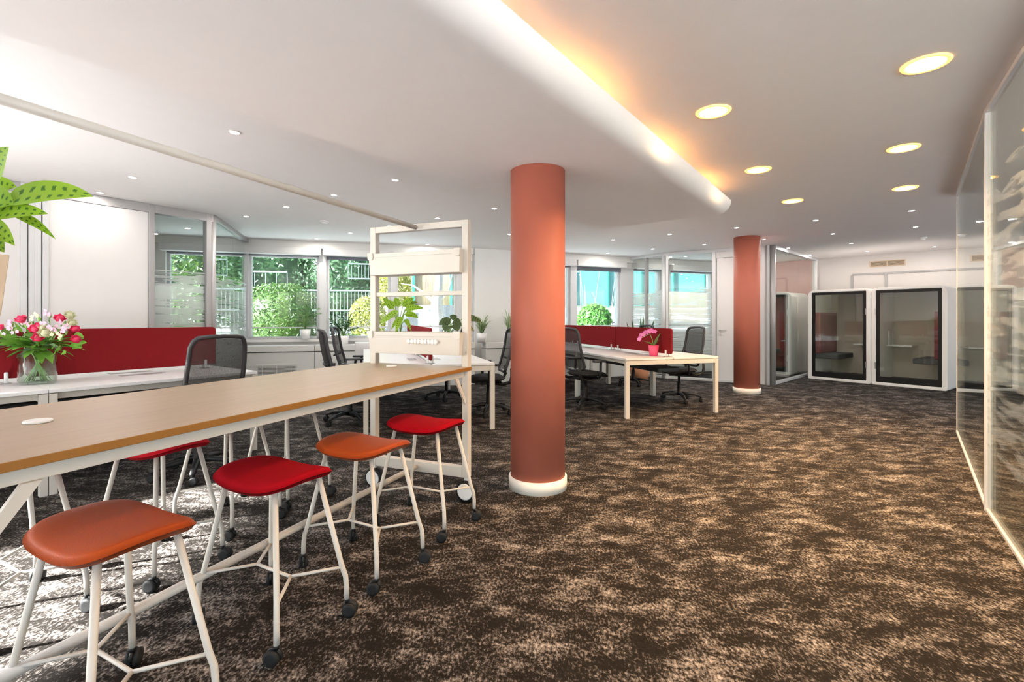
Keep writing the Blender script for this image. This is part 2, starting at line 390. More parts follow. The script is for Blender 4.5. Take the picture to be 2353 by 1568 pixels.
def leaf(parent, p0, p1, width, mat, bend=.15, prof='ovate', fold=.18, up=(0,0,1), n=7, name='leaf', lift=None):
    """one leaf blade from p0 to p1, arched by bend, folded along its midrib"""
    p0 = Vector(p0); p1 = Vector(p1); L = (p1-p0).length
    ctl = (p0+p1)/2+Vector((0, 0, 1))*bend*L
    vs = []; uvs = []
    for i in range(n+1):
        t = i/n; q = p0*(1-t)**2+ctl*2*t*(1-t)+p1*t*t
        d = (2*(1-t)*(ctl-p0)+2*t*(p1-ctl)).normalized()
        sd = d.cross(Vector(up))
        if sd.length < .05: sd = d.cross(Vector((0, 1, 0)))
        sd.normalize(); nr = sd.cross(d).normalized()
        if prof == 'ovate': wv = (math.sin(math.pi*min(1, t**.62)))**.8
        elif prof == 'lance': wv = math.sin(math.pi*t**.8)**.9
        elif prof == 'heart': wv = max(0, math.sin(math.pi*(t**.5)))**.7
        else: wv = min(1, 5*t+.35)*(1-t**3)          # strap
        wv = max(wv, .015)*width/2
        vs += [q-sd*wv+nr*wv*fold, q, q+sd*wv+nr*wv*fold]; uvs += [(0, t), (.5, t), (1, t)]
    fs = []
    for i in range(n):
        a = i*3; fs += [(a, a+1, a+4, a+3), (a+1, a+2, a+5, a+4)]
    me = bpy.data.meshes.new(name); me.from_pydata([tuple(v) for v in vs], [], fs)
    ul = me.uv_layers.new(name='UVMap')
    for lp in me.loops: ul.data[lp.index].uv = uvs[lp.vertex_index]
    me.polygons.foreach_set('use_smooth', [True]*len(fs)); me.materials.append(M[mat])
    o = bpy.data.objects.new(name, me); C.objects.link(o); o.parent = parent
    return o

# pixel -> parameter along a wall line
def t_px(P, d, px):
    k = (px-HX)/F; return (k*P.y-P.x)/(d.x-k*d.y)

# ================================================================== STRUCTURE
ROOM = [(-5.6, -4.8), (13.4, -4.8), (13.4, 4.6), (6.05, 12.45), (-.83, 9.66), (-6.75, 7.91), (-6.75, 4.5), (-5.6, 4.5)]
fl = MB().prism(ROOM, -.12, 0).build('floor', 'carpet'); struct(fl)
ce = MB().prism(ROOM, CEIL, CEIL+.2).build('ceiling', 'ceiling'); struct(ce)

# dropped soffit strip with rounded lip, runs 36 degrees from the view axis
AS = 36.2; dS = dirv(AS); nS = Vector((dS.y, -dS.x, 0))       # nS points right
E0 = Vector((1.035, 5.903, 0))
prof = [(0, CEIL-.001), (0, SOFF)]
R_ = .135; WS = 1.52
for i in range(9):
    a = R(-90+90*i/8); prof.append((WS-R_+R_*math.cos(a), SOFF+R_+R_*math.sin(a)*1.0))
prof += [(WS-.03, SOFF+R_+.005), (WS-.05, SOFF+.10), (WS-.42, SOFF+.10), (WS-.42, CEIL-.001)]
L_ = 9.0
mb = MB(); n = len(prof); vs = []
for t in (0, L_):
    for (x, z) in prof: vs.append(E0-dS*t+nS*x+Vector((0, 0, z)))
fs = [tuple(range(n)), tuple(range(2*n-1, n-1, -1))]+[(i, (i+1) % n, n+(i+1) % n, n+i) for i in range(n)]
mb.add(vs, fs); soff = mb.build('ceiling_soffit', 'ceiling'); struct(soff, 'dropped ceiling strip with rounded cove lip')
soff.data.polygons.foreach_set('use_smooth', [True]*len(soff.data.polygons)); soff.data.set_sharp_from_angle(angle=R(35))
# warm cove lamps lying in the trough behind the lip
cove = thing('cove_light', 'warm strip light hidden behind rounded ceiling lip', 'light', E0-dS*4+nS*(WS-.33)+Vector((0,0,SOFF+.101)), -R(AS))
MB().box((-.03, -4.6, 0), (.03, 3.9, .02)).build('channel', 'whitemetal', cove)
for k, yy in enumerate((3.55, 2.35, 1.05, -.2, -1.4, -2.8)):
    l = bpy.data.lights.new('cove_lamp', 'AREA'); l.shape = 'RECTANGLE'; l.size = .06; l.size_y = .55; l.energy = 2.6; l.color = (1, .42, .08)
    lo = bpy.data.objects.new('cove_lamp', l); C.objects.link(lo); lo.parent = cove; lo.location = (.0, yy, .04); lo.rotation_euler = (R(180), R(-42), 0)

# columns
def column(name, x, y, top, label):
    r = sroot(name, (x, y, 0), 0, label)
    MB().lathe([(.2, .085), (.2, top)], 64).build('shaft', 'coral', r)
    MB().lathe([(.2, 0), (.214, 0), (.214, .085), (.20, .088)], 64).build('plinth', 'plinth', r)
    return r
column('column', .19, 3.58, SOFF, 'thick coral column beside the high table')
column('column', 3.90, 8.06, CEIL, 'coral column in front of the white door')

# ---- window walls
WA0 = Vector((-4.55, 8.29, 0)); dA = dirv(73.8); nA = Vector((-dA.y, dA.x, 0))
tA1 = t_px(WA0, dA, 1086); WB0 = WA0+dA*tA1+nA*.03; dB = dirv(67.5); nB = Vector((-dB.y, dB.x, 0))
SILL, HEAD = .87, 2.345
def frame_at(P, d, rz_only=False): return P, math.atan2(d.y, d.x)
def wallbox(parent, x0, x1, z0, z1, y0=0, y1=.25, name='pier', mat='wall', bevel=0):
    return MB().box((x0, y0, z0), (x1, y1, z1)).build(name, mat, parent, bevel)
wn = [0]
def window(parent_loc, rz, x0, x1, transom=1.06, blind=None, mat='glass', label=None, split=None):
    wn[0] += 1
    r = sroot('window_%d' % wn[0], parent_loc, rz, label)
    fw = .045
    fr = MB().box((x0, .06, SILL), (x0+fw, .14, HEAD)).box((x1-fw, .06, SILL), (x1, .14, HEAD)).box((x0, .06, SILL), (x1, .14, SILL+fw)).box((x0, .06, HEAD-fw), (x1, .14, HEAD))
    fr.build('window_frame', 'lightalu', r, .004)
    MB().box((x0+fw, .07, transom), (x1-fw, .12, transom+.022)).build('transom', 'lightalu', r, .003)
    MB().box((x0+fw-.005, .096, transom+.022), (x1-fw+.005, .106, HEAD-fw)).build('pane', mat, r)
    MB().box((x0+fw-.005, .096, SILL+fw), (x1-fw+.005, .106, transom)).build('pane', mat, r)
    if blind: MB().box((x0+.01, .01, HEAD-blind), (x1-.01, .05, HEAD)).build('blind', 'blind', r, .004)
    return r
def window_wall(name, P, d, x0, x1, openings, label):
    rz = math.atan2(d.y, d.x); r = sroot(name, P, rz, label)
    wallbox(r, x0, x1, 0, SILL, name='parapet'); wallbox(r, x0, x1, HEAD, CEIL, name='lintel')
    xs = [x0]+[v for o in openings for v in o[:2]]+[x1]
    for i in range(0, len(xs), 2):
        if xs[i+1]-xs[i] > .01: wallbox(r, xs[i], xs[i+1], SILL, HEAD, name='pier', mat='lightalu' if xs[i+1]-xs[i] < .5 else 'wall')
    MB().box((x0, -.10, 2.46), (x1, 0, CEIL)).build('beam', 'sill', r, .004)
    for o in openings:
        MB().box((o[0]-.05, -.16, HEAD-.005), (o[1]+.05, 0, 2.458)).build('pelmet', 'panel', r, .006)
        MB().box((o[0]-.03, -.06, SILL-.05), (o[1]+.03, .05, SILL)).build('window_sill', 'panel', r, .006)
        window(P, rz, o[0], o[1], blind=o[2] if len(o) > 2 else .02)
    return r
tp = lambda px: t_px(WA0, dA, px)
tq = lambda px: t_px(WB0, dB, px)
window_wall('wall_back', WA0, dA, -2.05, tA1, [(tp(380), tp(480), .03), (tp(484), tp(560), .03), (tp(570), tp(733), .02), (tp(750), tp(897), .06), (tp(910), tp(1050), .05)], 'window wall behind the middle desks')
window_wall('wall_back_right', WB0, dB, 0, 7.25, [(tq(1238), tq(1312), .03), (tq(1325), tq(1427), .09), (tq(1456), tq(1521), .03), (tq(1541), tq(1640), .03)], 'window wall behind the right desks')
# white pier wall between the two window groups
struct(MB().box((0.02, -.12, 0), (tq(1236), 0, CEIL)).build('wall_pier', 'wall', loc=WB0, rz=math.atan2(dB.y, dB.x)), 'white wall between the windows')

# wall behind the booths
WP = Vector((6.9, 11.15, 0)); dP = Vector((.695, -.719, 0)); rzP = math.atan2(dP.y, dP.x)
wr = sroot('wall_right', WP, rzP, 'cream wall behind the booths')
MB().box((.05, 0, 0), (9, .2, CEIL)).build('plaster', 'warmwall', wr)
MB().box((-1.45, .0, 0), (.05, .2, CEIL)).build('red_plaster', 'redwall', wr)
MB().box((-1.45, -.015, 0), (9, 0, .1)).build('skirting', 'panel', wr)
# left / near shell, out of frame: windows on the left side give the strong daylight there
wl = sroot('wall_left', (-5.4, 0, 0), 0, 'outer wall left of the picture')
for (a, b) in ((-5, -1.45), (1.35, 1.55), (2.3, 4.6)):
    MB().box((-.2, a, 0), (0, b, CEIL)).build('pier', 'wall', wl)
MB().box((-.2, -4.4, 0), (0, 3.3, .25)).build('parapet', 'wall', wl)
MB().box((-.2, -4.4, 2.46), (0, 3.3, CEIL)).build('lintel', 'wall', wl)
for (a, b) in ((-1.45, 1.35), (1.55, 2.3)):
    wn[0] += 1; r = sroot('window_%d' % wn[0], (-5.4, 0, 0))
    MB().box((-.14, a, .25), (-.08, a+.05, 2.46)).box((-.14, b-.05, .25), (-.08, b, 2.46)).box((-.14, a, .25), (-.08, b, .3)).box((-.14, a, 2.41), (-.08, b, 2.46)).build('window_frame', 'lightalu', r)
    MB().box((-.115, a+.05, .3), (-.105, b-.05, 2.41)).build('pane', 'clear', r)
MB().box((-1.35, 4.5, 0), (-.2, 4.7, CEIL)).build('return_wall', 'wall', wl); MB().box((-1.35, 4.7, 0), (-1.15, 7.95, CEIL)).build('side_wall', 'wall', wl)
wf = sroot('wall_front', (0, -4.6, 0), 0, 'wall behind the viewer')
for (a, b) in ((-5.4, -5.2), (-2.1, -1.9), (1.5, 1.7), (5.1, 5.3), (8.7, 8.9), (12.3, 14)):
    MB().box((a, -.2, 0), (b, 0, CEIL)).build('pier', 'wall', wf)
MB().box((-5.2, -.2, 0), (12.3, 0, .1)).build('parapet', 'wall', wf)
MB().box((-5.2, -.2, 2.4), (12.3, 0, CEIL)).build('lintel', 'wall', wf)
for (a, b) in ((-5.2, -2.1), (-1.9, 1.5), (1.7, 5.1), (5.3, 8.7), (8.9, 12.3)):  # unseen windows added behind the viewer to brighten the ceiling
    wn[0] += 1; r = sroot('window_%d' % wn[0], (0, -4.6, 0))
    MB().box((a, -.14, .1), (a+.05, -.08, 2.4)).box((b-.05, -.14, .1), (b, -.08, 2.4)).box((a, -.14, .1), (b, -.08, .15)).box((a, -.14, 2.35), (b, -.08, 2.4)).build('window_frame', 'lightalu', r)
    MB().box((a+.05, -.115, .15), (b-.05, -.105, 2.35)).build('pane', 'clear', r)
# light portals in the openings (they only guide sampling of the sky)
def portal(loc, rot, sx, sy):
    l = bpy.data.lights.new('portal', 'AREA'); l.shape = 'RECTANGLE'; l.size = sx; l.size_y = sy; l.cycles.is_portal = True
    o = bpy.data.objects.new('portal', l); C.objects.link(o); o.location = loc; o.rotation_euler = rot
portal((-5.55, .42, 1.36), (R(90), 0, R(-90)), 3.8, 2.2)
portal((3.35, -4.75, 1.25), (R(90), 0, R(180)), 17.9, 2.3)
pa = WA0+dA*2+nA*.3; portal((pa.x, pa.y, 1.6), (R(90), 0, math.atan2(dA.y, dA.x)), 6.4, 1.5)
pb = WB0+dB*4+nB*.3; portal((pb.x, pb.y, 1.6), (R(90), 0, math.atan2(dB.y, dB.x)), 6.5, 1.5)

# ---- glazed partitions
def post(parent, x, w_=.05, d_=.09, z0=0, z1=CEIL, mat='grey', rnd_=False):
    if rnd_: return MB().lathe([(w_, z0), (w_, z1)], 20, (x, 0, 0)).build('post', mat, parent)
    return MB().box((x-w_/2, -d_/2, z0), (x+w_/2, d_/2, z1)).build('post', mat, parent, .006)
def partition(name, P, Q, label, mat_frame='grey', top=.06, bottom=.05, dp=.045):
    d = Q-P; L = d.length; r = sroot(name, P, math.atan2(d.y, d.x), label)
    MB().box((0, -dp, CEIL-top), (L, dp, CEIL)).build('head_rail', mat_frame, r, .004)
    if bottom: MB().box((0, -dp*.8, 0), (L, dp*.8, bottom)).build('floor_rail', mat_frame, r, .004)
    return r, L
# left room: plane of white door panel + glass, round corner post, glass return
PL1 = ground(487, 1, 0); P_c = Vector((-3.90, 6.31, 0)); d33 = dirv(33)
r, L = partition('wall_partition_left', P_c-d33*2.25, P_c, 'grey framed partition of the left meeting room', top=.10)
tl = lambda px: t_px(P_c-d33*2.25, d33, px)
a, b = tl(338), tl(352)
post(r, (a+b)/2, b-a, .10); post(r, L-.06, .06, .1)
MB().box((b, -.006, .05), (L-.09, .006, CEIL-.1)).build('pane', 'film', r)
x0 = tl(108)
MB().box((x0, -.03, .05), (a, .02, CEIL-.1)).build('panel', 'panel', r, .004)
for px in (102, 84, 70, 52): post(r, tl(px), .05, .10, mat='lightalu')
MB().box((.05, -.03, .05), (tl(48), .02, CEIL-.1)).build('panel', 'panel', r, .004)
struct(MB().box((0, -.05, 0), (.45, .05, CEIL)).build('wall_partition_side', 'panel', loc=P_c-d33*2.25, rz=R(180-33)), 'white side wall of the left room')
corner = sroot('wall_partition_post', P_c, 0, 'round grey corner post of the left room'); post(corner, 0, .045, rnd_=True)
P_w = WA0-nA*.10+dA*.02
r, L = partition('wall_partition_return', P_c, P_w, 'glass return of the left room towards the window', top=.06)
MB().box((.06, -.006, .05), (L*.56, .006, CEIL-.06)).build('pane', 'film', r); MB().box((L*.56+.008, -.006, .05), (L, .006, CEIL-.06)).build('pane', 'film', r)
# right room
S1b = WB0+dB*tq(1447)-nB*.1; S1a = Vector((3.13, 9.99, 0)); S2b = Vector((4.81, 8.97, 0)); S3b = Vector((6.86, 10.95, 0))
r, L = partition('wall_partition_middle', S1b, S1a, 'glass side of the right meeting room', 'lightalu')
post(r, L*.47, .05, .08); MB().box((.03, -.006, .05), (L*.47-.02, .006, CEIL-.06)).build('pane', 'film', r); MB().box((L*.47+.02, -.006, .05), (L-.05, .006, CEIL-.06)).build('pane', 'film', r)
corner = sroot('wall_partition_post', S1a, 0, 'round corner post of the right room'); post(corner, 0, .045, rnd_=True, mat='lightalu')
r, L = partition('wall_partition_front', S1a, S2b, 'front of the right meeting room with white door', 'lightalu')
d2 = (S2b-S1a).normalized(); t2 = lambda px: t_px(S1a, d2, px)
post(r, .07, .05, .09, mat='lightalu')
MB().box((.09, -.006, .05), (t2(1636), .006, CEIL-.06)).build('pane', 'film', r)
post(r, t2(1641), .07, .09, mat='lightalu')
post(r, t2(1756), .09, .09, mat='lightalu')
dr = sroot('door_1', S1a, math.atan2(d2.y, d2.x), 'white flush door beside the coral column')
MB().box((t2(1648), -.025, .01), (t2(1750), .02, 2.40)).build('door_leaf', 'panel', dr, .003)
MB().box((t2(1646), -.03, 2.405), (t2(1752), .03, CEIL-.06)).build('door_header', 'panel', dr, .003)
hx = t2(1654)
MB().tube([(hx, -.025, 1.0), (hx, -.075, 1.0), (hx+.13, -.075, 1.0)], .010).build('door_handle', 'chrome', dr)
MB().lathe([(.026, -.035), (.026, -.025)], 16, (hx, 0, .93), 'y').build('lock', 'chrome', dr)
MB().lathe([(.026, -.035), (.026, -.025)], 16, (hx, 0, 1.0), 'y').build('handle_rose', 'chrome', dr)
corner = sroot('wall_partition_post', S2b, 0, 'double grey post beside the coral room')
post(corner, 0, .06, rnd_=True, mat='grey'); post(corner, -.10, .05, .12, mat='grey')
r, L = partition('wall_partition_coral', S2b, S3b, 'clear glass front of the coral room', 'lightalu')
MB().box((.06, -.006, .05), (L*.55, .006, CEIL-.06)).build('pane', 'pane', r); MB().box((L*.55+.006, -.006, .05), (L-.13, .006, CEIL-.06)).build('pane', 'pane', r)
post(r, L-.08, .09, .09, mat='panel')
# near glass partition on the right
G0 = Vector((1.72, 1.24, 0)); G1 = Vector((3.05, 3.107, 0)); G2 = Vector((4.81, 5.237, 0))
G0 = G1-(Vector((3.05, 3.107, 0))-Vector((2.572, 2.438, 0))).normalized()*3.2
r, L = partition('wall_glass_near', G0, G1, 'large frameless glass panel on the right', 'lightalu', top=.03, bottom=.025, dp=.018)
MB().box((0, -.006, .035), (L-.02, .006, CEIL-.045)).build('pane', 'zebra', r)
r, L = partition('wall_glass_far', G1, G2, 'further glass panel on the right', 'lightalu', top=.03, bottom=.025, dp=.018)
MB().box((.025, -.006, .03), (L-.01, .006, CEIL-.045)).build('pane', 'pane', r)
post(r, 0, .04, .04, mat='lightalu'); post(r, L, .015, .02, mat='lightalu')
# ================================================================== wall fittings
# vent grille above the booths
def tw(px): return t_px(WP, dP, px)
x0, x1 = tw(1998), tw(2081)
g = thing('vent_grille', 'wide two part air vent grille high on the cream wall', 'vent', WP+dP*x0+Vector((0,0,2.32)), rzP)
wv_ = x1-x0
MB().ring([(0,0),(wv_,0),(wv_,.125),(0,.125)], [(.02,.015),(wv_-.02,.015),(wv_-.02,.11),(.02,.11)], -.02, 0).build('frame', 'tan', g)
MB().box((.02, -.003, .015), (wv_-.02, -.001, .11)).build('backing', 'dark', g)
MB().box((wv_/2-.01, -.02, .015), (wv_/2+.01, -.003, .11)).build('divider', 'tan', g)
for k in range(7): MB().box((.02, -.016, .020+k*.013), (wv_-.02, -.005, .026+k*.013)).build('slat', 'tan', g)
# door-frame trim visible above the booths
x0, x1, x2 = tw(1958), tw(2036), tw(2275)
tr = sroot('trim_1', WP, rzP, 'grey frame trim on the cream wall above the booths')
MB().box((x0, -.02, 2.165), (x2, 0, 2.20)).build('rail', 'grey', tr)
for x in (x0, x1): MB().box((x-.02, -.02, .1), (x+.025, 0, 2.165)).build('upright', 'grey', tr)

# ceiling lamps -----------------------------------------------------------
def spot(px, py, label, cat='spotlight', rad=.030, warm=False, z=CEIL, group='small white recessed ceiling spotlights', power=6):
    y = (z-CH)*F/(HY-py); x = (px-HX)/F*y
    t = thing('ceiling_downlight' if warm else 'ceiling_spotlight', label, 'downlight' if warm else 'spotlight', (x, y, z), 0, group)
    MB().lathe([(rad, -.001), (rad, -.008), (rad*1.22, -.008), (rad*1.28, -.001)], 28).build('trim', 'trimwarm' if warm else 'trim', t)
    MB().lathe([(0.0001, -.004), (rad*.99, -.003)], 28).build('lens', 'lampwarm' if warm else 'lamp', t)
    if warm:
        l = bpy.data.lights.new('bulb', 'AREA'); l.shape = 'DISK'; l.size = rad*1.9; l.energy = power; l.color = (1, .60, .27); l.spread = R(130)
    else:
        l = bpy.data.lights.new('bulb', 'AREA'); l.shape = 'DISK'; l.size = rad*1.8; l.energy = power; l.color = (1, .93, .86)
    lo = bpy.data.objects.new('bulb', l); C.objects.link(lo); lo.parent = t; lo.location = (0, 0, -.012)
    return t
WARM = [(2127,146,'largest warm round downlight, nearest the glass wall'),(1639,256,'warm round downlight beside the middle of the ceiling lip'),
        (2076,340,'second warm round downlight along the glass wall'),(1742,390,'warm round downlight just past the lip, above the far end'),
        (2080,432,'third and farthest warm downlight along the glass wall'),(1821,462,'farthest warm downlight past the end of the ceiling lip')]
for px, py, lb in WARM: spot(px, py, lb, rad=.085, warm=True, group='large warm round downlights', power=13)
for x, y, lb in ((.62, 1.75, 'added unseen warm downlight above the top picture edge near the lip'), (1.27, 1.3, 'added unseen warm downlight above the viewer by the glass')):  # unseen lamps extending the warm rows, added for more light
    t = spot(HX+x/y*F if y > 0 else HX, HY-(CEIL-CH)*F/y, lb, rad=.085, warm=True, group='large warm round downlights', power=5)
SPOTS = [(539,303,'nearest white ceiling spot, beside the edge of the dropped ceiling'),(305,407,'white ceiling spot left of the rod, above the door panel'),(230,442,'white ceiling spot nearest the leaf tip'),
 (908,413,'second white ceiling spot beside the dropped ceiling edge'),(768,448,'white ceiling spot just right of the hanging rod'),(658,475,'white ceiling spot left of the rod near its far half'),
 (566,497,'white ceiling spot near the round grey post'),(895,519,'white ceiling spot right above the planter frame corner'),(805,535,'white ceiling spot between smoke detector and planter frame'),
 (727,548,'white ceiling spot nearest the left windows'),(1005,501,'white ceiling spot directly above the planter frame'),(1136,479,'white ceiling spot just left of the big coral column'),
 (1171,538,'white ceiling spot half hidden at the left of the big column'),(982,562,'white ceiling spot seen through the top of the planter frame'),(1409,551,'white ceiling spot below the tip of the dropped ceiling'),
 (1500,572,'white ceiling spot above the right room glass corner'),(1396,582,'white ceiling spot closest to the right windows'),(1539,538,'white ceiling spot under the far edge of the dropped ceiling'),
 (1618,562,'white ceiling spot in front of the white door'),(1692,523,'white ceiling spot directly above the far column'),(1755,550,'white ceiling spot touching the right of the far column'),
 (1811,570,'white ceiling spot in front of the coral room'),(1861,586,'white ceiling spot at the end of the coral room glass'),(1874,506,'white ceiling spot after the last warm lamp of the left row'),
 (1914,537,'white ceiling spot second after the left warm row'),(1956,559,'white ceiling spot third after the left warm row'),(1993,577,'white ceiling spot closest to the wall vent'),
 (2094,484,'white ceiling spot after the last warm lamp of the glass side row'),(2104,521,'white ceiling spot second after the glass side warm row'),(2146,567,'white ceiling spot above the right booth'),
 (1575,589,'white ceiling spot inside the right meeting room')]
for px, py, lb in SPOTS: spot(px, py, lb, power=1.2 if px < 400 else 2.6)
for px, py, lb in ((745,508,'round white smoke detector on ceiling left of the planter frame'),(2120,546,'round white smoke detector on ceiling above the booths')):
    y = (CEIL-CH)*F/(HY-py); x = (px-HX)/F*y
    t = thing('smoke_detector', lb, 'smoke detector', (x, y, CEIL)); MB().lathe([(.06, 0), (.06, -.015), (.05, -.02)], 24).build('base', 'ceramic', t); MB().lathe([(.04, -.02), (.035, -.04), (.01, -.045)], 24).build('sensor', 'ceramic', t)

# ================================================================== HIGH TABLE
AB = 22.0; rzB = -R(AB)
def bar_pt(s, n, z=0): d = dirv(AB); nn = Vector((-d.y, d.x, 0)); return d*s+nn*n+Vector((0,0,z))
S0, S1, N0, N1 = .46, 2.955, 1.486, 2.37
ht = thing('high_table', 'long oak topped high table with cream frame on wheels', 'table', bar_pt((S0+S1)/2, 1.9), rzB)
def tb(s, n, z): return Vector((1.9-n, s-(S0+S1)/2, z))      # table local
def lbox(s0, s1, n0, n1, z0, z1): a = tb(s0, n1, z0); b = tb(s1, n0, z1); return tuple(a), tuple(b)
a_, b_2 = lbox(S0, S1, N0, N1, 0, 0)
out = rrect(a_[0], a_[1], b_2[0], b_2[1], .07, 6, (1, .2, .2, 1))
top = MB().prism(out, .886, .91).build('tabletop', 'wood', ht, .002); top.data.materials.append(M['edge'])
for p in top.data.polygons:
    if abs(p.normal.z) < .5: p.material_index = 1
MB().box(*lbox(S0+.06, S1-.06, N0+.03, N0+.06, .845, .886)).build('apron', 'frame', ht, .003)
MB().box(*lbox(S0+.06, S1-.06, 2.26, 2.29, .845, .886)).build('apron', 'frame', ht, .003)
FO, FI = N0+.004, 2.29          # post outer faces
for s in (S0+.02, S1-.055):
    for n0, n1 in ((FO, FO+.046), (FI-.046, FI)):
        MB().box(*lbox(s, s+.05, n0, n1, .165, 1.90)).build('post', 'frame', ht, .003)
    MB().box(*lbox(s, s+.05, FO+.046, FI-.046, 1.855, 1.90)).build('top_rail', 'frame', ht, .003)
    MB().box(*lbox(s+.01, s+.04, FO+.046, FI-.046, 1.395, 1.425)).build('cross_rail', 'frame', ht, .003)
    MB().box(*lbox(s, s+.05, FO+.046, FI-.046, .165, .235)).build('bottom_rail', 'frame', ht, .003)
    sg = 1 if s < 1 else -1
    for n in (FO+.023, FI-.023):
        # gusset bracket between apron and post
        sp_ = s+.05 if sg > 0 else s
        MB().prism([(tb(sp_, n, 0).y, .70), (tb(sp_, n, 0).y, .66), (tb(sp_+sg*.14, n, 0).y, .845), (tb(sp_+sg*.10, n, 0).y, .845)], tb(0, n, 0).x-.006, tb(0, n, 0).x+.006, 'yz').build('bracket', 'frame', ht)
        for zb in (.71, .68):
            MB().lathe([(.006, 0), (.004, .004)], 8, tuple(tb(s-.001, n, zb)), 'y').build('screw', 'chrome', ht)
            MB().lathe([(.006, -.004), (.006, .0)], 8, tuple(tb(s-.0005, n, zb+.33)), 'y').build('screw', 'chrome', ht)
        # wheel
        c = tb(s+.025, n, .072)
        wh = MB().lathe([(.052, -.028), (.072, -.022), (.072, .022), (.052, .028)], 32, (c.x, c.y, c.z), 'y').build('wheel', 'rubber', ht)
        for q in (-.032, .026): MB().lathe([(.05, 0), (.056, .003), (.05, .006)] if q > 0 else [(.05, 0), (.056, .003), (.05, .006)], 28, (c.x, c.y+q, c.z), 'y').build('hub_cap', 'wheelwhite', wh)
        MB().box((c.x-.012, c.y-.012, .14), (c.x+.012, c.y+.012, .166)).build('wheel_stem', 'wheelwhite', ht)
MB().tube([tb(S0+.045, 1.9, .195), tb(S1-.03, 1.9, .195)], .018, 16).build('foot_rail', 'frame', ht)
MB().tube([tb(S0+.045, 1.9, 1.875), tb(S1-.055, 1.9, 1.875)], .0165, 16).build('overhead_rod', 'frame', ht)
for (px, py) in ((87, 971), (900, 843)):
    g = ground(px, py, .91); d = dirv(AB); s = g.x*d.x+g.y*d.y; n = -g.x*d.y+g.y*d.x
    MB().lathe([(.036, .9105), (.036, .916), (.034, .918)], 32, tuple(tb(s, n, 0))).build('grommet_cover', 'ceramic', ht)

def planter(s, n0, n1, z0, label, discs=False, h=.153, mat='frame'):
    mid = (n0+n1)/2; t = thing('planter_box', label, 'planter', bar_pt(s, mid, z0), rzB, 'planter boxes hung on the table frame')
    hw = (n1-n0)/2; D = .085
    # tapered trough, open at the top
    o0 = [(-hw+.008, -D+.012), (hw-.008, -D+.012), (hw-.008, D-.012), (-hw+.008, D-.012)]; o1 = [(-hw, -D), (hw, -D), (hw, D), (-hw, D)]
    i1 = [(-hw+.006, -D+.006), (hw-.006, -D+.006), (hw-.006, D-.006), (-hw+.006, D-.006)]
    vs = [(x, y, 0) for x, y in o0]+[(x, y, h) for x, y in o1]+[(x, y, h) for x, y in i1]+[(x, y, h-.04) for x, y in i1]
    fs = [(0,3,2,1)]+[(i, (i+1) % 4, 4+(i+1) % 4, 4+i) for i in range(4)]+[(4+i, 4+(i+1) % 4, 8+(i+1) % 4, 8+i) for i in range(4)]+[(8+i, 8+(i+1) % 4, 12+(i+1) % 4, 12+i) for i in range(4)]+[(12,13,14,15)]
    MB().add(vs, fs).build('trough', mat, t, .002)
    MB().box((-hw+.008, -D+.008, h-.039), (hw-.008, D-.008, h-.03)).build('soil', 'soil', t)
    for sx in (-1, 1):
        x = sx*(hw-.02)
        MB().prism(rrect(x-.022, h-.045, x+.022, h+.006, .012, 4, (1, 1, 0, 0)), -D-.006, -D-.001, 'xz').build('hook', 'frame', t)
    MB().box((-hw+.06, -D-.0025, h-.03), (hw-.06, -D-.0008, h-.028)).build('groove', 'grey', t)
    if discs:
        for k in range(9):
            MB().lathe([(.0, .009), (.0165, .008), (.0165, 0), (.0, 0)], 16, (-.02+k*.0265, -D-.0135, .088), 'y').build('disc', 'ceramic', t)
    return t
pf = S1-.03
planter(pf, FO+.03, FI-.03, 1.545, 'upper cream planter box showing no plants, on the far frame')
planter(pf, FO+.03, FI-.03, .99, 'lower cream planter box with a row of white discs', True)
planter(.53, FO+.03, FI-.03, 1.245, 'near planter box cut by the picture edge, holding big green leaves', h=.143, mat='tan')  # warm light put into the colour: cream trough painted tan

def plant(name, label, loc, rz=0, group=None): return thing(name, label, 'plant', loc, rz, group)
# arrowhead plant in the lower far planter
pt = plant('arrowhead_plant', 'bright green broad leaved plant in the lower far planter', bar_pt(pf, 2.07, .99+.123))
base = Vector((0, 0, 0))
Yp = bar_pt(pf, 2.07).y; org = bar_pt(pf, 2.07, 1.113)
def wp(px, py, dy=0): y = Yp+dy; return Vector((at(px, y), y, zz(py, y)))-org
for (px, py, qx, qy, w_, dy, bend) in ((915,715,872,745,.05,-.04,.1),(905,710,880,685,.06,0,.05),(915,705,908,683,.055,.03,.05),(925,705,952,684,.065,.02,.08),(930,712,974,709,.06,-.03,.12),
    (930,722,962,732,.055,-.02,.2),(912,722,880,744,.05,.03,.2),(918,735,899,758,.035,-.06,.25),(930,735,945,762,.035,-.05,.3),(908,700,876,702,.05,.05,.12),(922,728,910,765,.05,-.09,.2),(937,700,960,695,.05,.06,.1)):
    MB().tube([base+Vector((rnd.uniform(-.03,.03), rnd.uniform(-.03,.03), -.01)), (wp(px, py, dy)+base)*.5+Vector((0,0,.02)), wp(px, py, dy)], .003, 6).build('stalk', 'stem', pt)
    leaf(pt, wp(px, py, dy), wp(qx, qy, dy*1.6), w_, 'leafA', bend, 'heart', up=(0, -.8, .6))
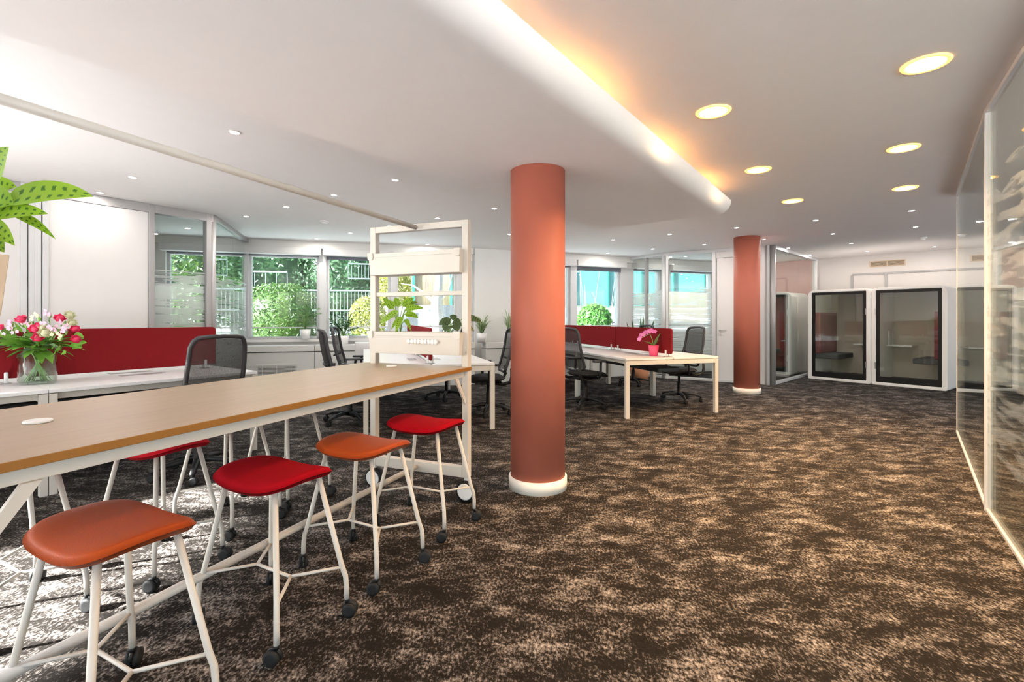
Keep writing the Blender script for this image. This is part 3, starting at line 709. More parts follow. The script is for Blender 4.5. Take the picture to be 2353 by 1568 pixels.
# calathea
pt = plant('calathea', 'drooping dark ribbed leaves at right end of lower planter', bar_pt(pf, 1.66, 1.113))
Yp = bar_pt(pf, 1.66).y; org = bar_pt(pf, 1.66, 1.113)
for (px, py, qx, qy, w_, dy, bend) in ((1035,745,1008,748,.085,-.02,.45),(1040,742,1058,752,.09,0,.3),(1030,748,1022,764,.07,-.05,.4),(1045,745,1052,762,.08,-.06,.3),(1060,735,1108,742,.07,.03,.25),(1060,748,1090,762,.06,.05,.2),(1038,735,1050,726,.06,.03,.2)):
    MB().tube([Vector((0,0,-.01)), wp(px, py, dy)*.6+Vector((0,0,.02)), wp(px, py, dy)], .003, 6).build('stalk', 'stem', pt)
    leaf(pt, wp(px, py, dy), wp(qx, qy, dy*1.5), w_, 'leafB', bend, 'ovate', up=(0, -.7, .7))
# near plant at the left picture edge
pt = plant('arrowhead_plant', 'large bright green dashed leaves reaching in at left picture edge', bar_pt(.55, 1.66, 1.36))
Yp = 1.16; org = bar_pt(.55, 1.66, 1.36)
for (px, py, qx, qy, w_, dy, bend) in ((10,462,214,452,.078,.02,.13),(-30,425,20,338,.10,-.03,.1),(-40,500,110,492,.055,.0,.12),(20,490,128,550,.022,.05,.18),(-50,520,34,565,.05,-.02,.3),(-70,450,38,430,.09,.06,.1),(-60,470,30,470,.10,.0,.15),(-80,400,-20,350,.1,.05,.1),(-60,530,10,580,.07,.05,.2)):
    MB().tube([Vector((0,0,-.02)), wp(px, py, dy)*.55+Vector((0,0,.03)), wp(px, py, dy)], .004, 6).build('stalk', 'stem', pt)
    leaf(pt, wp(px, py, dy), wp(qx, qy, dy), w_, 'leafA', bend, 'ovate' if w_ > .04 else 'lance', up=(0, -.85, .5), n=10)

# ================================================================== STOOLS
def make_stool(label, seat, loc, rz):
    t = thing('bar_stool', label, 'stool', loc, rz, 'bar stools on castors around the high table')
    hx, hy, H = .222, .165, .605
    nx, ny = 32, 28; vs = []; fs = []
    def pt_(u, v, side):
        # squircle outline
        p = 3.8; rr = max(abs(u), abs(v)); 
        if rr > 1e-6:
            k = rr/((abs(u)**p+abs(v)**p)**(1/p)); x, y = u*k*hx, v*k*hy
        else: x = y = 0
        e = max(0, 1-max(abs(u), abs(v))**10)
        zt = H-.006+.022*(x/hx)**2-.016*(y/hy)**2
        th = .022*e**.5
        return (x, y, zt+th if side else zt-th)
    for side in (1, 0):
        for j in range(ny+1):
            for i in range(nx+1): vs.append(pt_(-1+2*i/nx, -1+2*j/ny, side))
    N = (nx+1)*(ny+1)
    for j in range(ny):
        for i in range(nx):
            a = j*(nx+1)+i; fs.append((a, a+1, a+nx+2, a+nx+1)); fs.append((N+a, N+a+nx+1, N+a+nx+2, N+a+1))
    so_ = MB().add(vs, fs, True)
    me = so_.build('seat', seat, t)
    bm = bmesh.new(); bm.from_mesh(me.data); bmesh.ops.remove_doubles(bm, verts=bm.verts, dist=.0008); bm.to_mesh(me.data); bm.free()
    MB().box((-.12, -.075, H-.033), (.12, .075, H-.026)).build('seat_plate', 'cushion', t, .004)
    for sx in (-1, 1):
        for sy in (-1, 1):
            MB().tube([(sx*.148, sy*.100, H-.022), (sx*.225, sy*.150, .215), (sx*.238, sy*.160, .165), (sx*.241, sy*.162, .125), (sx*.242, sy*.163, .072)], .0105, 12).build('leg', 'frame', t)
            MB().tube([(sx*.105, 0, .205), (sx*.228, sy*.152, .205)], .0065, 8).build('stretcher', 'frame', t)
            x, y = sx*.242, sy*.163; ang = rnd.uniform(0, 6.28); ca, sa = math.cos(ang), math.sin(ang)
            cs = MB().lathe([(.009, .055), (.009, .074)], 10, (x, y, 0)).build('caster', 'black', t)
            rot = Matrix.Rotation(ang, 3, 'Z')
            for q in (-1, 1):
                w_ = MB().lathe([(.018, -.009), (.029, -.007), (.029, .007), (.018, .009)], 20, (0, 0, 0), 'x')
                w_.v = [tuple(rot @ Vector((v[0]+q*.012, v[1]+.014, v[2]))+Vector((x, y, .029))) for v in w_.v]
                w_.build('wheel', 'rubber', cs)
            hb = MB().lathe([(.022, -.005), (.030, -.004), (.030, .004), (.022, .005)], 16, (0, 0, 0), 'x')
            hb.v = [tuple(rot @ Vector((v[0], v[1]+.010, max(v[2], -.003)))+Vector((x, y, .034))) for v in hb.v]
            hb.build('housing', 'black', cs)
    MB().tube([(-.105, 0, .205), (.105, 0, .205)], .0065, 8).build('stretcher', 'frame', t)
    return t
RZ = -R(27)
st = make_stool('orange stool nearest the viewer, in front of the high table', 'orange', (-1.205, 1.465, 0), RZ)
st2 = dup(st, (-.978, 1.99, 0), -R(28), 'red felt stool in front of table, between the two orange stools', swap={'seat': 'red'})
dup(st, (-.744, 2.436, 0), -R(28), 'smaller orange stool between the two front red stools')
dup(st2, (-.52, 2.937, 0), -R(26), 'red felt stool nearest the big coral column')
dup(st, (-2.09, 2.02, 0), -R(27), 'stool behind the table, cut by the left picture edge')
dup(st2, (-1.775, 2.445, 0), -R(24), 'red stool behind the table, its seat half hidden')
dup(st, (-1.725, 2.95, 0), -R(22), 'stool behind the table showing only legs, third from left')
dup(st2, (-1.57, 3.385, 0), -R(30), 'farthest stool behind the table showing only thin legs')

# ================================================================== DESKS
def desk_bench(name, label, loc, rz, W, bays, group, legs_inset=.0, front_shift=0):
    """double bench: local x 0..-W (right edge at 0), local y along; legs under every joint"""
    t = thing(name, label, 'desk', loc, rz, group)
    y = 0; H = .74
    ys = [0]
    for b in bays: ys.append(ys[-1]+b)
    half = W/2
    for i, b in enumerate(bays):
        for x0, x1 in ((-W, -half-.01), (-half+.01, 0)):
            MB().box((x0, ys[i]+.002, H-.025), (x1, ys[i+1]-.002, H)).build('desktop', 'white', t, .002)
        for xc in (-half-.14, -half+.14):
            MB().box((xc-.05, ys[i]+b/2-.16, H), (xc+.05, ys[i]+b/2+.16, H+.0025)).build('cable_flap', 'grey', t)
    for i, yy in enumerate(ys):
        for k, yo in enumerate(((0, .045),) if i == 0 else ((-.045, 0),) if i == len(ys)-1 else ((-.047, -.002), (.002, .047))):
            for x in (-W, -.05):
                MB().box((x, yy+yo[0], 0), (x+.05, yy+yo[1], H-.03)).build('leg', 'frame', t, .003)
            MB().box((-W+.05, yy+yo[0], H-.085), (-.05, yy+yo[1], H-.03)).build('end_rail', 'frame', t, .003)
    for x in (-W+.05, -.09): MB().box((x, .045, H-.075), (x+.04, ys[-1]-.045, H-.03)).build('side_rail', 'frame', t, .003)
    MB().box((-half-.16, .1, H-.20), (-half+.16, ys[-1]-.1, H-.14)).build('cable_tray', 'black', t, .01)
    # screens
    return t, ys
def screens(loc, rz, W, ys, zt, labels, group, y_in=.03, order=None):
    for i, lb in enumerate(labels):
        y0 = ys[i]+(.035 if i == 0 else .004); y1 = ys[i+1]-.004
        s = thing('desk_screen', lb, 'screen', Vector(loc)+Matrix.Rotation(rz, 3, 'Z') @ Vector((-W/2, (y0+y1)/2, .742)), rz, group)
        hl = (y1-y0)/2; pl = rrect(-hl, .035, hl, zt-.742, .035, 5)
        MB().prism(pl, -.012, .012, 'yz').build('panel', 'screen', s, .006)
        for q in (-hl+.10, hl-.10):
            for sx in (-1, 1):
                MB().box((sx*.026-.011, q-.012, .0), (sx*.026+.011, q+.012, .085)).build('clamp', 'wheelwhite', s, .008)
            MB().box((-.05, q-.03, -.001), (.05, q+.03, .004)).build('clamp_foot', 'grey', s)
rzD = R(17); W_ = 1.36
# right bench
locR = Vector((2.70, 6.345, 0))
t, ys = desk_bench('bench_desk', 'white bench desk with cream legs, right of the coral column', locR, rzD, W_, (1.47, 1.47, .75), 'bench desks')
screens(locR, rzD, W_, ys, 1.105, ('near burgundy screen on right bench behind the pink pot', 'second burgundy screen on right bench', 'farthest burgundy screen on right bench, beside the column'), 'burgundy desk screens')
# middle bench
locM = Vector((-.19, 5.40, 0))
t, ys = desk_bench('bench_desk', 'white bench desk behind the planter frame, left of the coral column', locM, rzD, W_+.04, (1.47, 1.47), 'bench desks')
screens(locM, rzD, W_+.04, ys, 1.13, ('near burgundy screen seen through the planter frame', 'far burgundy screen behind the green planter leaves'), 'burgundy desk screens')
# left bench: local y along 35 degrees, origin at its far right corner
rzL = -R(35); dL = dirv(35); FLc = Vector((-2.397, 4.57, 0))
locL = FLc-dL*4.35
t, ys = desk_bench('bench_desk', 'white bench desk on the left carrying the flower vase', locL, rzL, 1.4, (1.45, 1.45, 1.45), 'bench desks')
ysl = list(ys)
screens(locL, rzL, 1.4, [ysl[1], ysl[2], ysl[3]-.06], 1.15, ('burgundy screen behind the flower vase', 'long burgundy screen behind the mesh chair on the left'), 'burgundy desk screens')
# dark privacy tray edge under left desk front
def onL(y, x, z): return locL+Matrix.Rotation(rzL, 3, 'Z') @ Vector((x, y, 0))+Vector((0,0,z))

# sill cabinets below the windows
def sill_cab(label, P, d, x0, x1, grille=False, depth=.36):
    rz = math.atan2(d.y, d.x); t = thing('sill_cabinet', label, 'cabinet', P+d*x0, rz, 'low cabinets under the windows'); L = x1-x0-.006
    MB().box((0, -depth+.02, 0), (L, -.065, .66)).build('body', 'sill', t, .003)
    MB().box((0, -depth, .672), (L, -.065, .775)).build('top', 'sill', t, .006)
    if grille:
        g0, g1 = grille; y = -depth+.02
        MB().ring([(g0,.26),(g1,.26),(g1,.47),(g0,.47)], [(g0+.03,.29),(g1-.03,.29),(g1-.03,.44),(g0+.03,.44)], y-.012, y).build('grille_frame', 'sill', t)
        MB().box((g0+.03, y-.002, .29), (g1-.03, y, .44)).build('grille_back', 'dark', t)
        for k in range(7): MB().box((g0+.03, y-.010, .298+k*.021), (g1-.03, y-.003, .310+k*.021)).build('slat', 'sill', t)
        for xx in (g0+.1, (g0+g1)/2, g1-.1): MB().box((xx-.004, y-.011, .29), (xx+.004, y-.009, .44)).build('grille_stay', 'sill', t)
    return t
c0, c1, c2, c3 = tp(556), tp(728), tp(905), tA1-.02
sill_cab('grey white window cabinet with an air grille, behind the left desk', WA0, dA, c0, c1, (tp(598)-c0+.0, tp(690)-c0))
sill_cab('window cabinet behind the two clustered chairs', WA0, dA, c1, c2)
sill_cab('window cabinet seen through the planter frame', WA0, dA, c2, c3)
e0, e1, e2 = .0, tq(1240), tq(1440)
sill_cab('window ledge carrying the spider plant', WB0-nB*.12, dB, e0+.12, e1)
sill_cab('window cabinet behind the right bench', WB0, dB, e1, e2)
sill_cab('window cabinet inside the right meeting room', WB0, dB, e2+.25, tq(1640))
# white pedestal
P_ = Vector((at(838, 8.05), 8.05, 0))
t = thing('pedestal_cabinet', 'bright white cabinet left of the planter frame near the chairs', 'cabinet', P_, rzD)
MB().box((-.15, -.2, .0), (.45, .2, .84)).build('body', 'white', t, .005)
for k in range(3): MB().box((-.14, -.212, .03+k*.267), (.44, -.200, .287+k*.267)).build('drawer_front', 'white', t, .003)

# ================================================================== OFFICE CHAIRS
def make_chair(label, loc, rz):
    t = thing('office_chair', label, 'chair', loc, rz, 'black mesh office chairs')
    for k in range(5):
        a = R(90+72*k); ca, sa = math.cos(a), math.sin(a)
        lg = MB(); pts = [(.03, .115, .030, .040), (.12, .118, .027, .034), (.22, .105, .023, .027), (.31, .078, .018, .020)]
        vs = []
        for (d, z, wx, wz) in pts:
            for (sx, sz) in ((-1,-1),(1,-1),(.7,1),(-.7,1)):
                vs.append((d*ca-sx*wx*sa, d*sa+sx*wx*ca, z+sz*wz/2))
        fs = [(0,1,2,3),(15,14,13,12)]+[(i*4+j, i*4+(j+1) % 4, i*4+4+(j+1) % 4, i*4+4+j) for i in range(3) for j in range(4)]
        lg.add(vs, fs, True).build('leg', 'black', t)
        x, y = .30*ca, .30*sa; an = rnd.uniform(0, 6); rot = Matrix.Rotation(an, 3, 'Z')
        cs = MB().lathe([(.012, .045), (.012, .075)], 8, (x, y, 0)).build('caster', 'black', t)
        for q in (-1, 1):
            w_ = MB().lathe([(.02, -.010), (.030, -.008), (.030, .008), (.02, .010)], 16, (0,0,0), 'x')
            w_.v = [tuple(rot @ Vector((v[0]+q*.013, v[1]+.012, v[2]))+Vector((x, y, .030))) for v in w_.v]; w_.build('wheel', 'rubber', cs)
    MB().lathe([(.045, .085), (.045, .135), (.028, .14), (.028, .28), (.02, .285), (.02, .40)], 20).build('gas_lift', 'black', t)
    MB().box((-.11, -.16, .385), (.11, .12, .43)).build('mechanism', 'black', t, .012)
    # seat cushion
    vs = []; fs = []; nx, ny = 14, 14
    for side in (1, 0):
        for j in range(ny+1):
            for i in range(nx+1):
                u, v = -1+2*i/nx, -1+2*j/ny; rr = max(abs(u), abs(v)); k = rr/((abs(u)**4+abs(v)**4)**.25) if rr > 1e-6 else 1
                x, y = u*k*.245, v*k*.24+.03; e = max(0, 1-rr**7)
                zt = .468-.018*max(0, v)**2-.02*max(0, v)**4
                vs.append((x, y, zt+.035*e**.5 if side else zt-.032*e**.5))
    N = (nx+1)*(ny+1)
    for j in range(ny):
        for i in range(nx):
            a = j*(nx+1)+i; fs += [(a, a+1, a+nx+2, a+nx+1), (N+a, N+a+nx+1, N+a+nx+2, N+a+1)]
    MB().add(vs, fs, True).build('seat', 'blackfab', t)
    # backrest: curved frame and mesh; z .54 .. 1.10, leaning back
    def bp(u, z):   # u -1..1 across, z height -> point
        k = (z-.54)/.56; half = .235-.03*k-.02*(1-k)**3
        y = -.235-.10*k+.045*math.sin(k*math.pi)*-.0 -.035*(1-u*u)+.035-.03*math.sin(k*2.6)
        return Vector((u*half, y+.03*abs(u)**2, z))
    nz = 14; nu = 10
    vs = [bp(-1+2*i/nu, .56+.52*j/nz) for j in range(nz+1) for i in range(nu+1)]
    fs = [(j*(nu+1)+i, j*(nu+1)+i+1, (j+1)*(nu+1)+i+1, (j+1)*(nu+1)+i) for j in range(nz) for i in range(nu)]
    MB().add(vs, fs, True).build('back_mesh', 'mesh', t)
    loop = [bp(-1, .58+.44*k/8) for k in range(9)]+[bp(-.93, 1.065), bp(-.80, 1.09), bp(-.5, 1.097), bp(0, 1.10), bp(.5, 1.097), bp(.80, 1.09), bp(.93, 1.065)]+[bp(1, 1.02-.44*k/8) for k in range(9)]+[bp(.9, .545), bp(.5, .53), bp(0, .525), bp(-.5, .53), bp(-.9, .545), bp(-1, .58)]
    MB().tube(loop, .0175, 8, False).build('back_frame', 'greyplastic', t)
    MB().tube([bp(-.95, .72)+Vector((0,-.012,0)), bp(-.5, .70)+Vector((0,-.02,0)), bp(.5, .70)+Vector((0,-.02,0)), bp(.95, .72)+Vector((0,-.012,0))], .014, 8).build('lumbar_support', 'greyplastic', t)
    for sx in (-1, 1):
        MB().tube([(sx*.10, -.02, .405), (sx*.20, -.16, .40), (sx*.215, -.25, .43), (sx*.215, -.268, .50), (sx*.212, -.262, .60)], [.02, .022, .022, .02, .016], 8).build('back_support', 'black', t)
        ar = MB().tube([(sx*.12, .02, .41), (sx*.262, .02, .425), (sx*.285, .03, .47), (sx*.282, .035, .60), (sx*.28, .04, .64)], [.018, .018, .018, .017, .017], 8).build('armrest', 'black', t)
        MB().prism(rrect(sx*.28-.042, -.09, sx*.28+.042, .16, .035, 4), .64, .668).build('arm_pad', 'greyplastic', ar, .008)
    return t
ch = make_chair('mesh office chair at the left desk, its back above the high table', Vector((-2.50, 3.86, 0)), R(62))
U = Matrix.Rotation(rzD, 3, 'Z')
def chair(label, px_or_loc, face):
    dup(ch, px_or_loc, face, label)
chair('near mesh chair of the pair left of the planter frame', (-1.93, 5.78, 0), R(17-82))
chair('far mesh chair of the pair left of the planter frame', (-2.30, 7.15, 0), R(17-98))
chair('black chair right of the middle bench, half hidden by the coral column', (-.31, 6.30, 0), R(17+85))
chair('black chair tucked under the far end of the middle bench', (-1.0, 7.42, 0), R(17+92))
chair('black chair with its back to us, left of the right bench', (1.03, 6.78, 0), R(17-78))
chair('black chair on the right side of the right bench, before the glass room', (2.50, 7.26, 0), R(17+88))
chair('black chair behind the burgundy screen, seen under the right bench', (2.24, 8.95, 0), R(17+95))
chair('black chair mostly hidden behind the coral column', (.53, 8.35, 0), R(17-88))

# ================================================================== BOOTHS
def make_pod(label, corner, d, lining, Wd=1.085, H=1.80, D=1.0, mirror=False):
    """corner: front left; local x along the front, local y into the booth"""
    t = thing('phone_booth', label, 'booth', corner, math.atan2(d.y, d.x), 'white phone booths')
    out = rrect(0, 0, Wd, H, .115, 6, (.3, .3, 1, 1)); inn = rrect(.075, .055, Wd-.075, H-.05, .05, 6, (.3, .3, .3, .3))
    MB().ring(out, inn, 0, D).build('shell', 'podwhite', t, .012)
    MB().box((.05, D-.05, .05), (Wd-.05, D-.02, H-.05)).build('back_panel', lining, t)
    fo = [(.078, .058), (Wd-.078, .058), (Wd-.078, H-.053), (.078, H-.053)]; fi = [(.125, .16), (Wd-.125, .16), (Wd-.125, H-.10), (.125, H-.10)]
    dr = MB().ring(fo, fi, .012, .05).build('door_frame', 'podblack', t)
    MB().box((.12, .026, .155), (Wd-.12, .036, H-.095)).build('pane', 'pane', t)
    MB().box((.08, .06, .056), (Wd-.08, D-.05, .09)).build('floor_mat', 'podblack', t)
    for z in (.3, 1.3): MB().box((Wd-.078 if not mirror else .06, -.012, z), (Wd-.06 if not mirror else .078, .02, z+.12)).build('hinge', 'chrome', t)
    sx = (lambda a: a) if not mirror else (lambda a: Wd-a)
    def bx(a, b, m, nm, bev=.02):
        x0, x1 = sorted((sx(a[0]), sx(b[0]))); MB().box((x0, a[1], a[2]), (x1, b[1], b[2])).build(nm, m, t, bev, seg=3)
    bx((.08, .12, .42), (.50, .92, .52), 'podseat', 'seat')
    bx((.08, .10, .52), (.20, .92, 1.35), 'podmaroon' if lining != 'podred' else 'podred', 'backrest')
    bx((.62, .55, .70), (Wd-.08, .94, .725), 'white', 'table', .004)
    bx((Wd-.11, .62, .72), (Wd-.085, .90, 1.0), 'white', 'power_panel', .004)
    return t
PF0 = Vector((6.05, 9.93, 0)); PF1 = Vector((7.34, 8.18, 0)); dF = (PF1-PF0).normalized()
make_pod('white booth with maroon seat back, left of the two', PF0, dF, 'podin')
make_pod('white booth with glass door, right of the two', PF0+dF*1.09, dF, 'podin', mirror=True)
make_pod('white booth with red lining inside the coral room', Vector((6.04, 10.5, 0))-dF*1.085, dF, 'podred', D=.86)
# cable beside right booth
b0 = PF1+Vector((.62, .40, 0))
tag(MB().tube([b0+Vector((0,0,.30)), b0+Vector((.02,-.05,.18)), b0+Vector((.0,-.02,.10)), b0+Vector((.06,-.10,.03)), b0+Vector((.02,-.05,.012)), b0+Vector((.10,0,.012))], .007, 6).build('power_cable', 'black'), 'loose black cable on floor beside the right booth', 'cable')

# ================================================================== PLANTS AND FLOWERS
def pot(parent, r0, r1, h, mat, z0=0):
    MB().lathe([(r0, z0), (r1, z0+h), (r1-.008, z0+h), (r1-.010, z0+h-.02)], 28).build('pot', mat, parent)
    MB().lathe([(.001, z0+h-.018), (r1-.010, z0+h-.018)], 20).build('soil', 'soil', parent)
def fan_plant(parent, n, z0, h, spread, w_, mat, prof='strap', droop=.5, seed=1, n_seg=6, jit=.25):
    q = random.Random(seed)
    for k in range(n):
        a = 2*math.pi*k/n+q.uniform(-jit, jit); sp = spread*q.uniform(.55, 1.1); hh = h*q.uniform(.6, 1.05)
        leaf(parent, (q.uniform(-.02, .02), q.uniform(-.02, .02), z0), (math.cos(a)*sp, math.sin(a)*sp, z0+hh*(1-droop*q.uniform(.2, 1))), w_*q.uniform(.8, 1.2), mat, droop*.9, prof, n=n_seg)
# palm on the left window sill
g = WA0+dA*tp(703)-nA*.02
t = plant('areca_palm', 'feathery green palm in white pot on the left window sill', g+Vector((0,0,.872))-nA*.08)
pot(t, .075, .09, .17, 'ceramic')
q = random.Random(3)
for k in range(13):
    a = q.uniform(0, 6.28); sp = q.uniform(.08, .26); hh = q.uniform(.22, .48)
    p1 = Vector((math.cos(a)*sp, math.sin(a)*sp*.5, .17+hh)); c = Vector((math.cos(a)*sp*.3, math.sin(a)*sp*.2, .17+hh*.75))
    MB().tube([(0, 0, .15), tuple(c), tuple(p1)], .003, 5).build('stalk', 'stem', t)
    for m_ in range(7):
        f = .45+.55*m_/6; b0_ = c.lerp(p1, (f-.45)/.55)
        for sgn in (-1, 1):
            dv = Vector((math.cos(a+sgn*1.0), math.sin(a+sgn*1.0)*.6, .25-.5*(m_/6)))*.11
            leaf(t, b0_, b0_+dv, .024, 'leafD', .15, 'lance', n=3)
# dark zz plant behind the chairs
g = WA0+dA*tp(790)-nA*.16
t = plant('zz_plant', 'dark glossy plant behind the chair pair on the window cabinet', g+Vector((0,0,.776)))
pot(t, .08, .10, .15, 'ceramic')
for k in range(12):
    a = k*.55+.2; sp = .12+.12*(k % 3)/2
    tipv = Vector((math.cos(a)*sp, math.sin(a)*sp*.5, .50-.08*(k % 4))); MB().tube([(0,0,.14), tuple(tipv*.6+Vector((0,0,.1))), tuple(tipv)], .005, 6).build('stalk', 'stem', t)
    for m_ in range(5):
        b0_ = Vector((0,0,.2)).lerp(tipv, .35+.65*m_/4)
        for sgn in (-1, 1): leaf(t, b0_, b0_+Vector((math.cos(a+sgn*1.2)*.08, math.sin(a+sgn*1.2)*.05, .05)), .03, 'leafE', .1, 'ovate', n=3)
# spider plant
g = WB0-nB*.12+dB*t_px(WB0-nB*.3, dB, 1105)-nB*.23
t = plant('spider_plant', 'striped spider plant in white pot on the window ledge', g+Vector((0,0,.776)))
pot(t, .085, .10, .18, 'ceramic'); fan_plant(t, 30, .16, .42, .25, .03, 'leafC', 'strap', .55, 5)
leaf(t, (0,0,.16), (.10,.0,.62), .035, 'leafC', .02, 'strap'); leaf(t, (0,0,.16), (.03,.04,.55), .03, 'leafC', .02, 'strap')
g = WB0-nB*.12+dB*t_px(WB0-nB*.3, dB, 1168)-nB*.23
t = plant('spider_plant', 'second striped plant on the ledge, beside the coral column', g+Vector((0,0,.776)))
pot(t, .085, .10, .18, 'ceramic'); fan_plant(t, 22, .16, .55, .21, .03, 'leafC', 'strap', .4, 8)
# snake plant in a terracotta pot on the floor
g = ground(1470, 874)
t = plant('snake_plant', 'upright dark snake plant in terracotta floor pot by the window', g)
pot(t, .16, .21, .34, 'terracotta')
for (dx, dy, x1, z1) in ((-.03, 0, -.16, 1.22), (-.02, .02, -.25, 1.16), (.03, 0, .02, 1.28), (.04, .02, .09, 1.30), (.05, 0, .30, 1.24), (0, -.03, .16, 1.0)):
    leaf(t, (dx, dy, .32), (x1, dy*3, z1), .075, 'leafE', .04, 'lance', up=(0, 1, .1), n=8)
# orchid in pink pot
g = ground(1502, 818, .742)
t = plant('orchid', 'pink orchid in a pink pot on the right bench', g)
MB().lathe([(.052, 0), (.068, .14), (.060, .14), (.056, .12)], 28).build('pot', 'pinkpot', t); MB().lathe([(.001, .122), (.058, .122)], 20).build('soil', 'soil', t)
for (p1, w_) in (((.10, .02, .30), .065), ((.085, -.02, .22), .05), ((-.15, 0, .20), .05), ((-.10, -.05, .19), .045)): leaf(t, (0, 0, .12), p1, w_, 'leafF', .12, 'ovate')
MB().tube([(0, 0, .12), (-.02, 0, .22), (-.05, 0, .29), (-.19, 0, .22)], .004, 6).build('stalk', 'stem', t)
for k in range(13):
    f = k/12; c = Vector((-.20+.22*f, rnd.uniform(-.03, .03), .23+.09*math.sin(f*2.2)+rnd.uniform(-.015, .02)))
    fl_ = MB().lathe([(.004, -.004), (.006, 0), (.002, .005)], 6, tuple(c)).build('flower', 'cream', t)
    for p_ in range(5):
        a = R(72*p_+rnd.uniform(-10, 10)); leaf(fl_, c, c+Vector((math.cos(a)*.03, -.012, math.sin(a)*.03)), .03, 'orchid', .1, 'ovate', n=3, name='petal', up=(0, 1, 0))

# bouquet in a glass vase on the left desk
vb = locL+Matrix.Rotation(rzL, 3, 'Z') @ Vector((-.51, 4.35-1.41, .742))
v_ = thing('glass_vase', 'clear cylindrical glass vase on the left desk', 'vase', vb)
MB().lathe([(.105, .0), (.112, .004), (.112, .225), (.106, .225), (.106, .012), (.0001, .012)], 40).build('vessel', 'vase', v_)
MB().lathe([(.0001, .013), (.1055, .013), (.1055, .15), (.0001, .15)], 40).build('water', glass_mat('vase_water', (.90, .95, .90), refl=.6, ior=1.33), v_)
bq = thing('bouquet', 'round bouquet of pink roses and pale blossoms in glass vase', 'bouquet', vb)
q = random.Random(11)
for k in range(16):
    a = q.uniform(0, 6.28); r0 = q.uniform(.02, .09)
    MB().tube([(math.cos(a)*r0, math.sin(a)*r0, .016), (-math.cos(a)*.02, -math.sin(a)*.02, .20), (-math.cos(a)*.10, -math.sin(a)*.10, .36)], .0035, 6).build('stem', 'stem', bq)
for k in range(70):
    a = q.uniform(0, 6.28); el = q.uniform(-.5, 1.0); rr = q.uniform(.10, .26)
    d = Vector((math.cos(a)*math.cos(el), math.sin(a)*math.cos(el)*.8, math.sin(el)*.75)); p0 = Vector((0, 0, .24))+d*rr*.35+Vector((0,0,.03))
    leaf(bq, p0, p0+d*rr*.85+Vector((0,0,-.03)), q.uniform(.045, .085), 'leafF' if k % 5 else 'leafG', .18, 'ovate', n=4)
for k in range(14):
    a = q.uniform(2.5, 3.8); p0 = Vector((-.05, 0, .28)); leaf(bq, p0, p0+Vector((math.cos(a)*.27, math.sin(a)*.12-.06, q.uniform(-.04, .1))), .04, 'leafG', .15, 'lance', n=4)
org = vb; Yv = vb.y
def rose(px, py, r0, mat, dy=-.14):
    y = Yv+dy; c = Vector((at(px, y), y, zz(py, y)))-vb
    f_ = MB().lathe([(.0005, -r0*.7), (r0*.55, -r0*.5), (r0*.62, 0), (r0*.4, r0*.45), (.0005, r0*.3)], 14, tuple(c)).build('flower', mat, bq)
    nrm = (c-Vector((0, .1, .2))).normalized()
    for ring_, nn in ((.65, 5), (1.0, 7)):
        for p_ in range(nn):
            a = 2*math.pi*p_/nn+ring_; e1 = nrm.cross(Vector((0,0,1))).normalized(); e2 = nrm.cross(e1)
            dd = e1*math.cos(a)+e2*math.sin(a)
            leaf(f_, c-nrm*r0*.5+dd*r0*.2, c+dd*r0*ring_+nrm*r0*(.55 if ring_ < 1 else .25), r0*1.25, mat, 0, 'ovate', n=4, name='petal', up=tuple(nrm), fold=.35)
for (px, py, r0, mt) in ((49,734,.042,'rose'),(81,756,.043,'rose'),(88,776,.042,'rose'),(137,732,.040,'rose'),(172,756,.034,'rose'),(174,780,.036,'rose'),(2,752,.03,'rose'),(89,748,.03,'rose'),
    (105,765,.05,'cream'),(160,725,.04,'cream'),(166,742,.035,'cream'),(98,752,.03,'cream')): rose(px, py, r0, mt)
def blossom(px, py, n, sp, mat):
    y = Yv-.12; c = Vector((at(px, y), y, zz(py, y)))-vb
    f_ = MB().lathe([(.006, -.03), (.012, 0), (.003, .01)], 6, tuple(c)).build('flower', 'stem', bq)
    for k in range(n):
        cc = c+Vector((q.gauss(0, sp), q.gauss(0, sp*.5)-.02, q.gauss(0, sp*.7)))
        for p_ in range(5):
            a = R(72*p_+q.uniform(0, 40)); leaf(f_, cc, cc+Vector((math.cos(a)*.017, -.004, math.sin(a)*.017)), .017, mat, .05, 'ovate', n=2, name='petal', up=(0, 1, 0))
for k in range(60):
    px, py = q.uniform(0, 190), q.uniform(735, 815); y = Yv-.11+q.uniform(-.03, .05); c = Vector((at(px, y), y, zz(py, y)))-vb
    if (px-95)**2/95**2+(py-770)**2/52**2 > 1: continue
    d = (c-Vector((0, .12, .22))).normalized(); leaf(bq, c-d*.05, c+d*.05+Vector((q.uniform(-.05, .05), 0, q.uniform(-.05, .02))), q.uniform(.04, .065), 'leafF', .15, 'ovate', n=4, up=(0, -.8, .4))
for (px, py) in ((28,742),(38,757),(60,745),(115,722),(108,747),(128,753),(150,741),(152,760),(5,765)): blossom(px, py, 5, .02, 'palepink')
for (px, py) in ((140,775),(90,732)): blossom(px, py, 5, .02, 'cream')
MB().box((.12, -.02, 0), (.13, .0, .001)).build('stem', 'stem', bq)

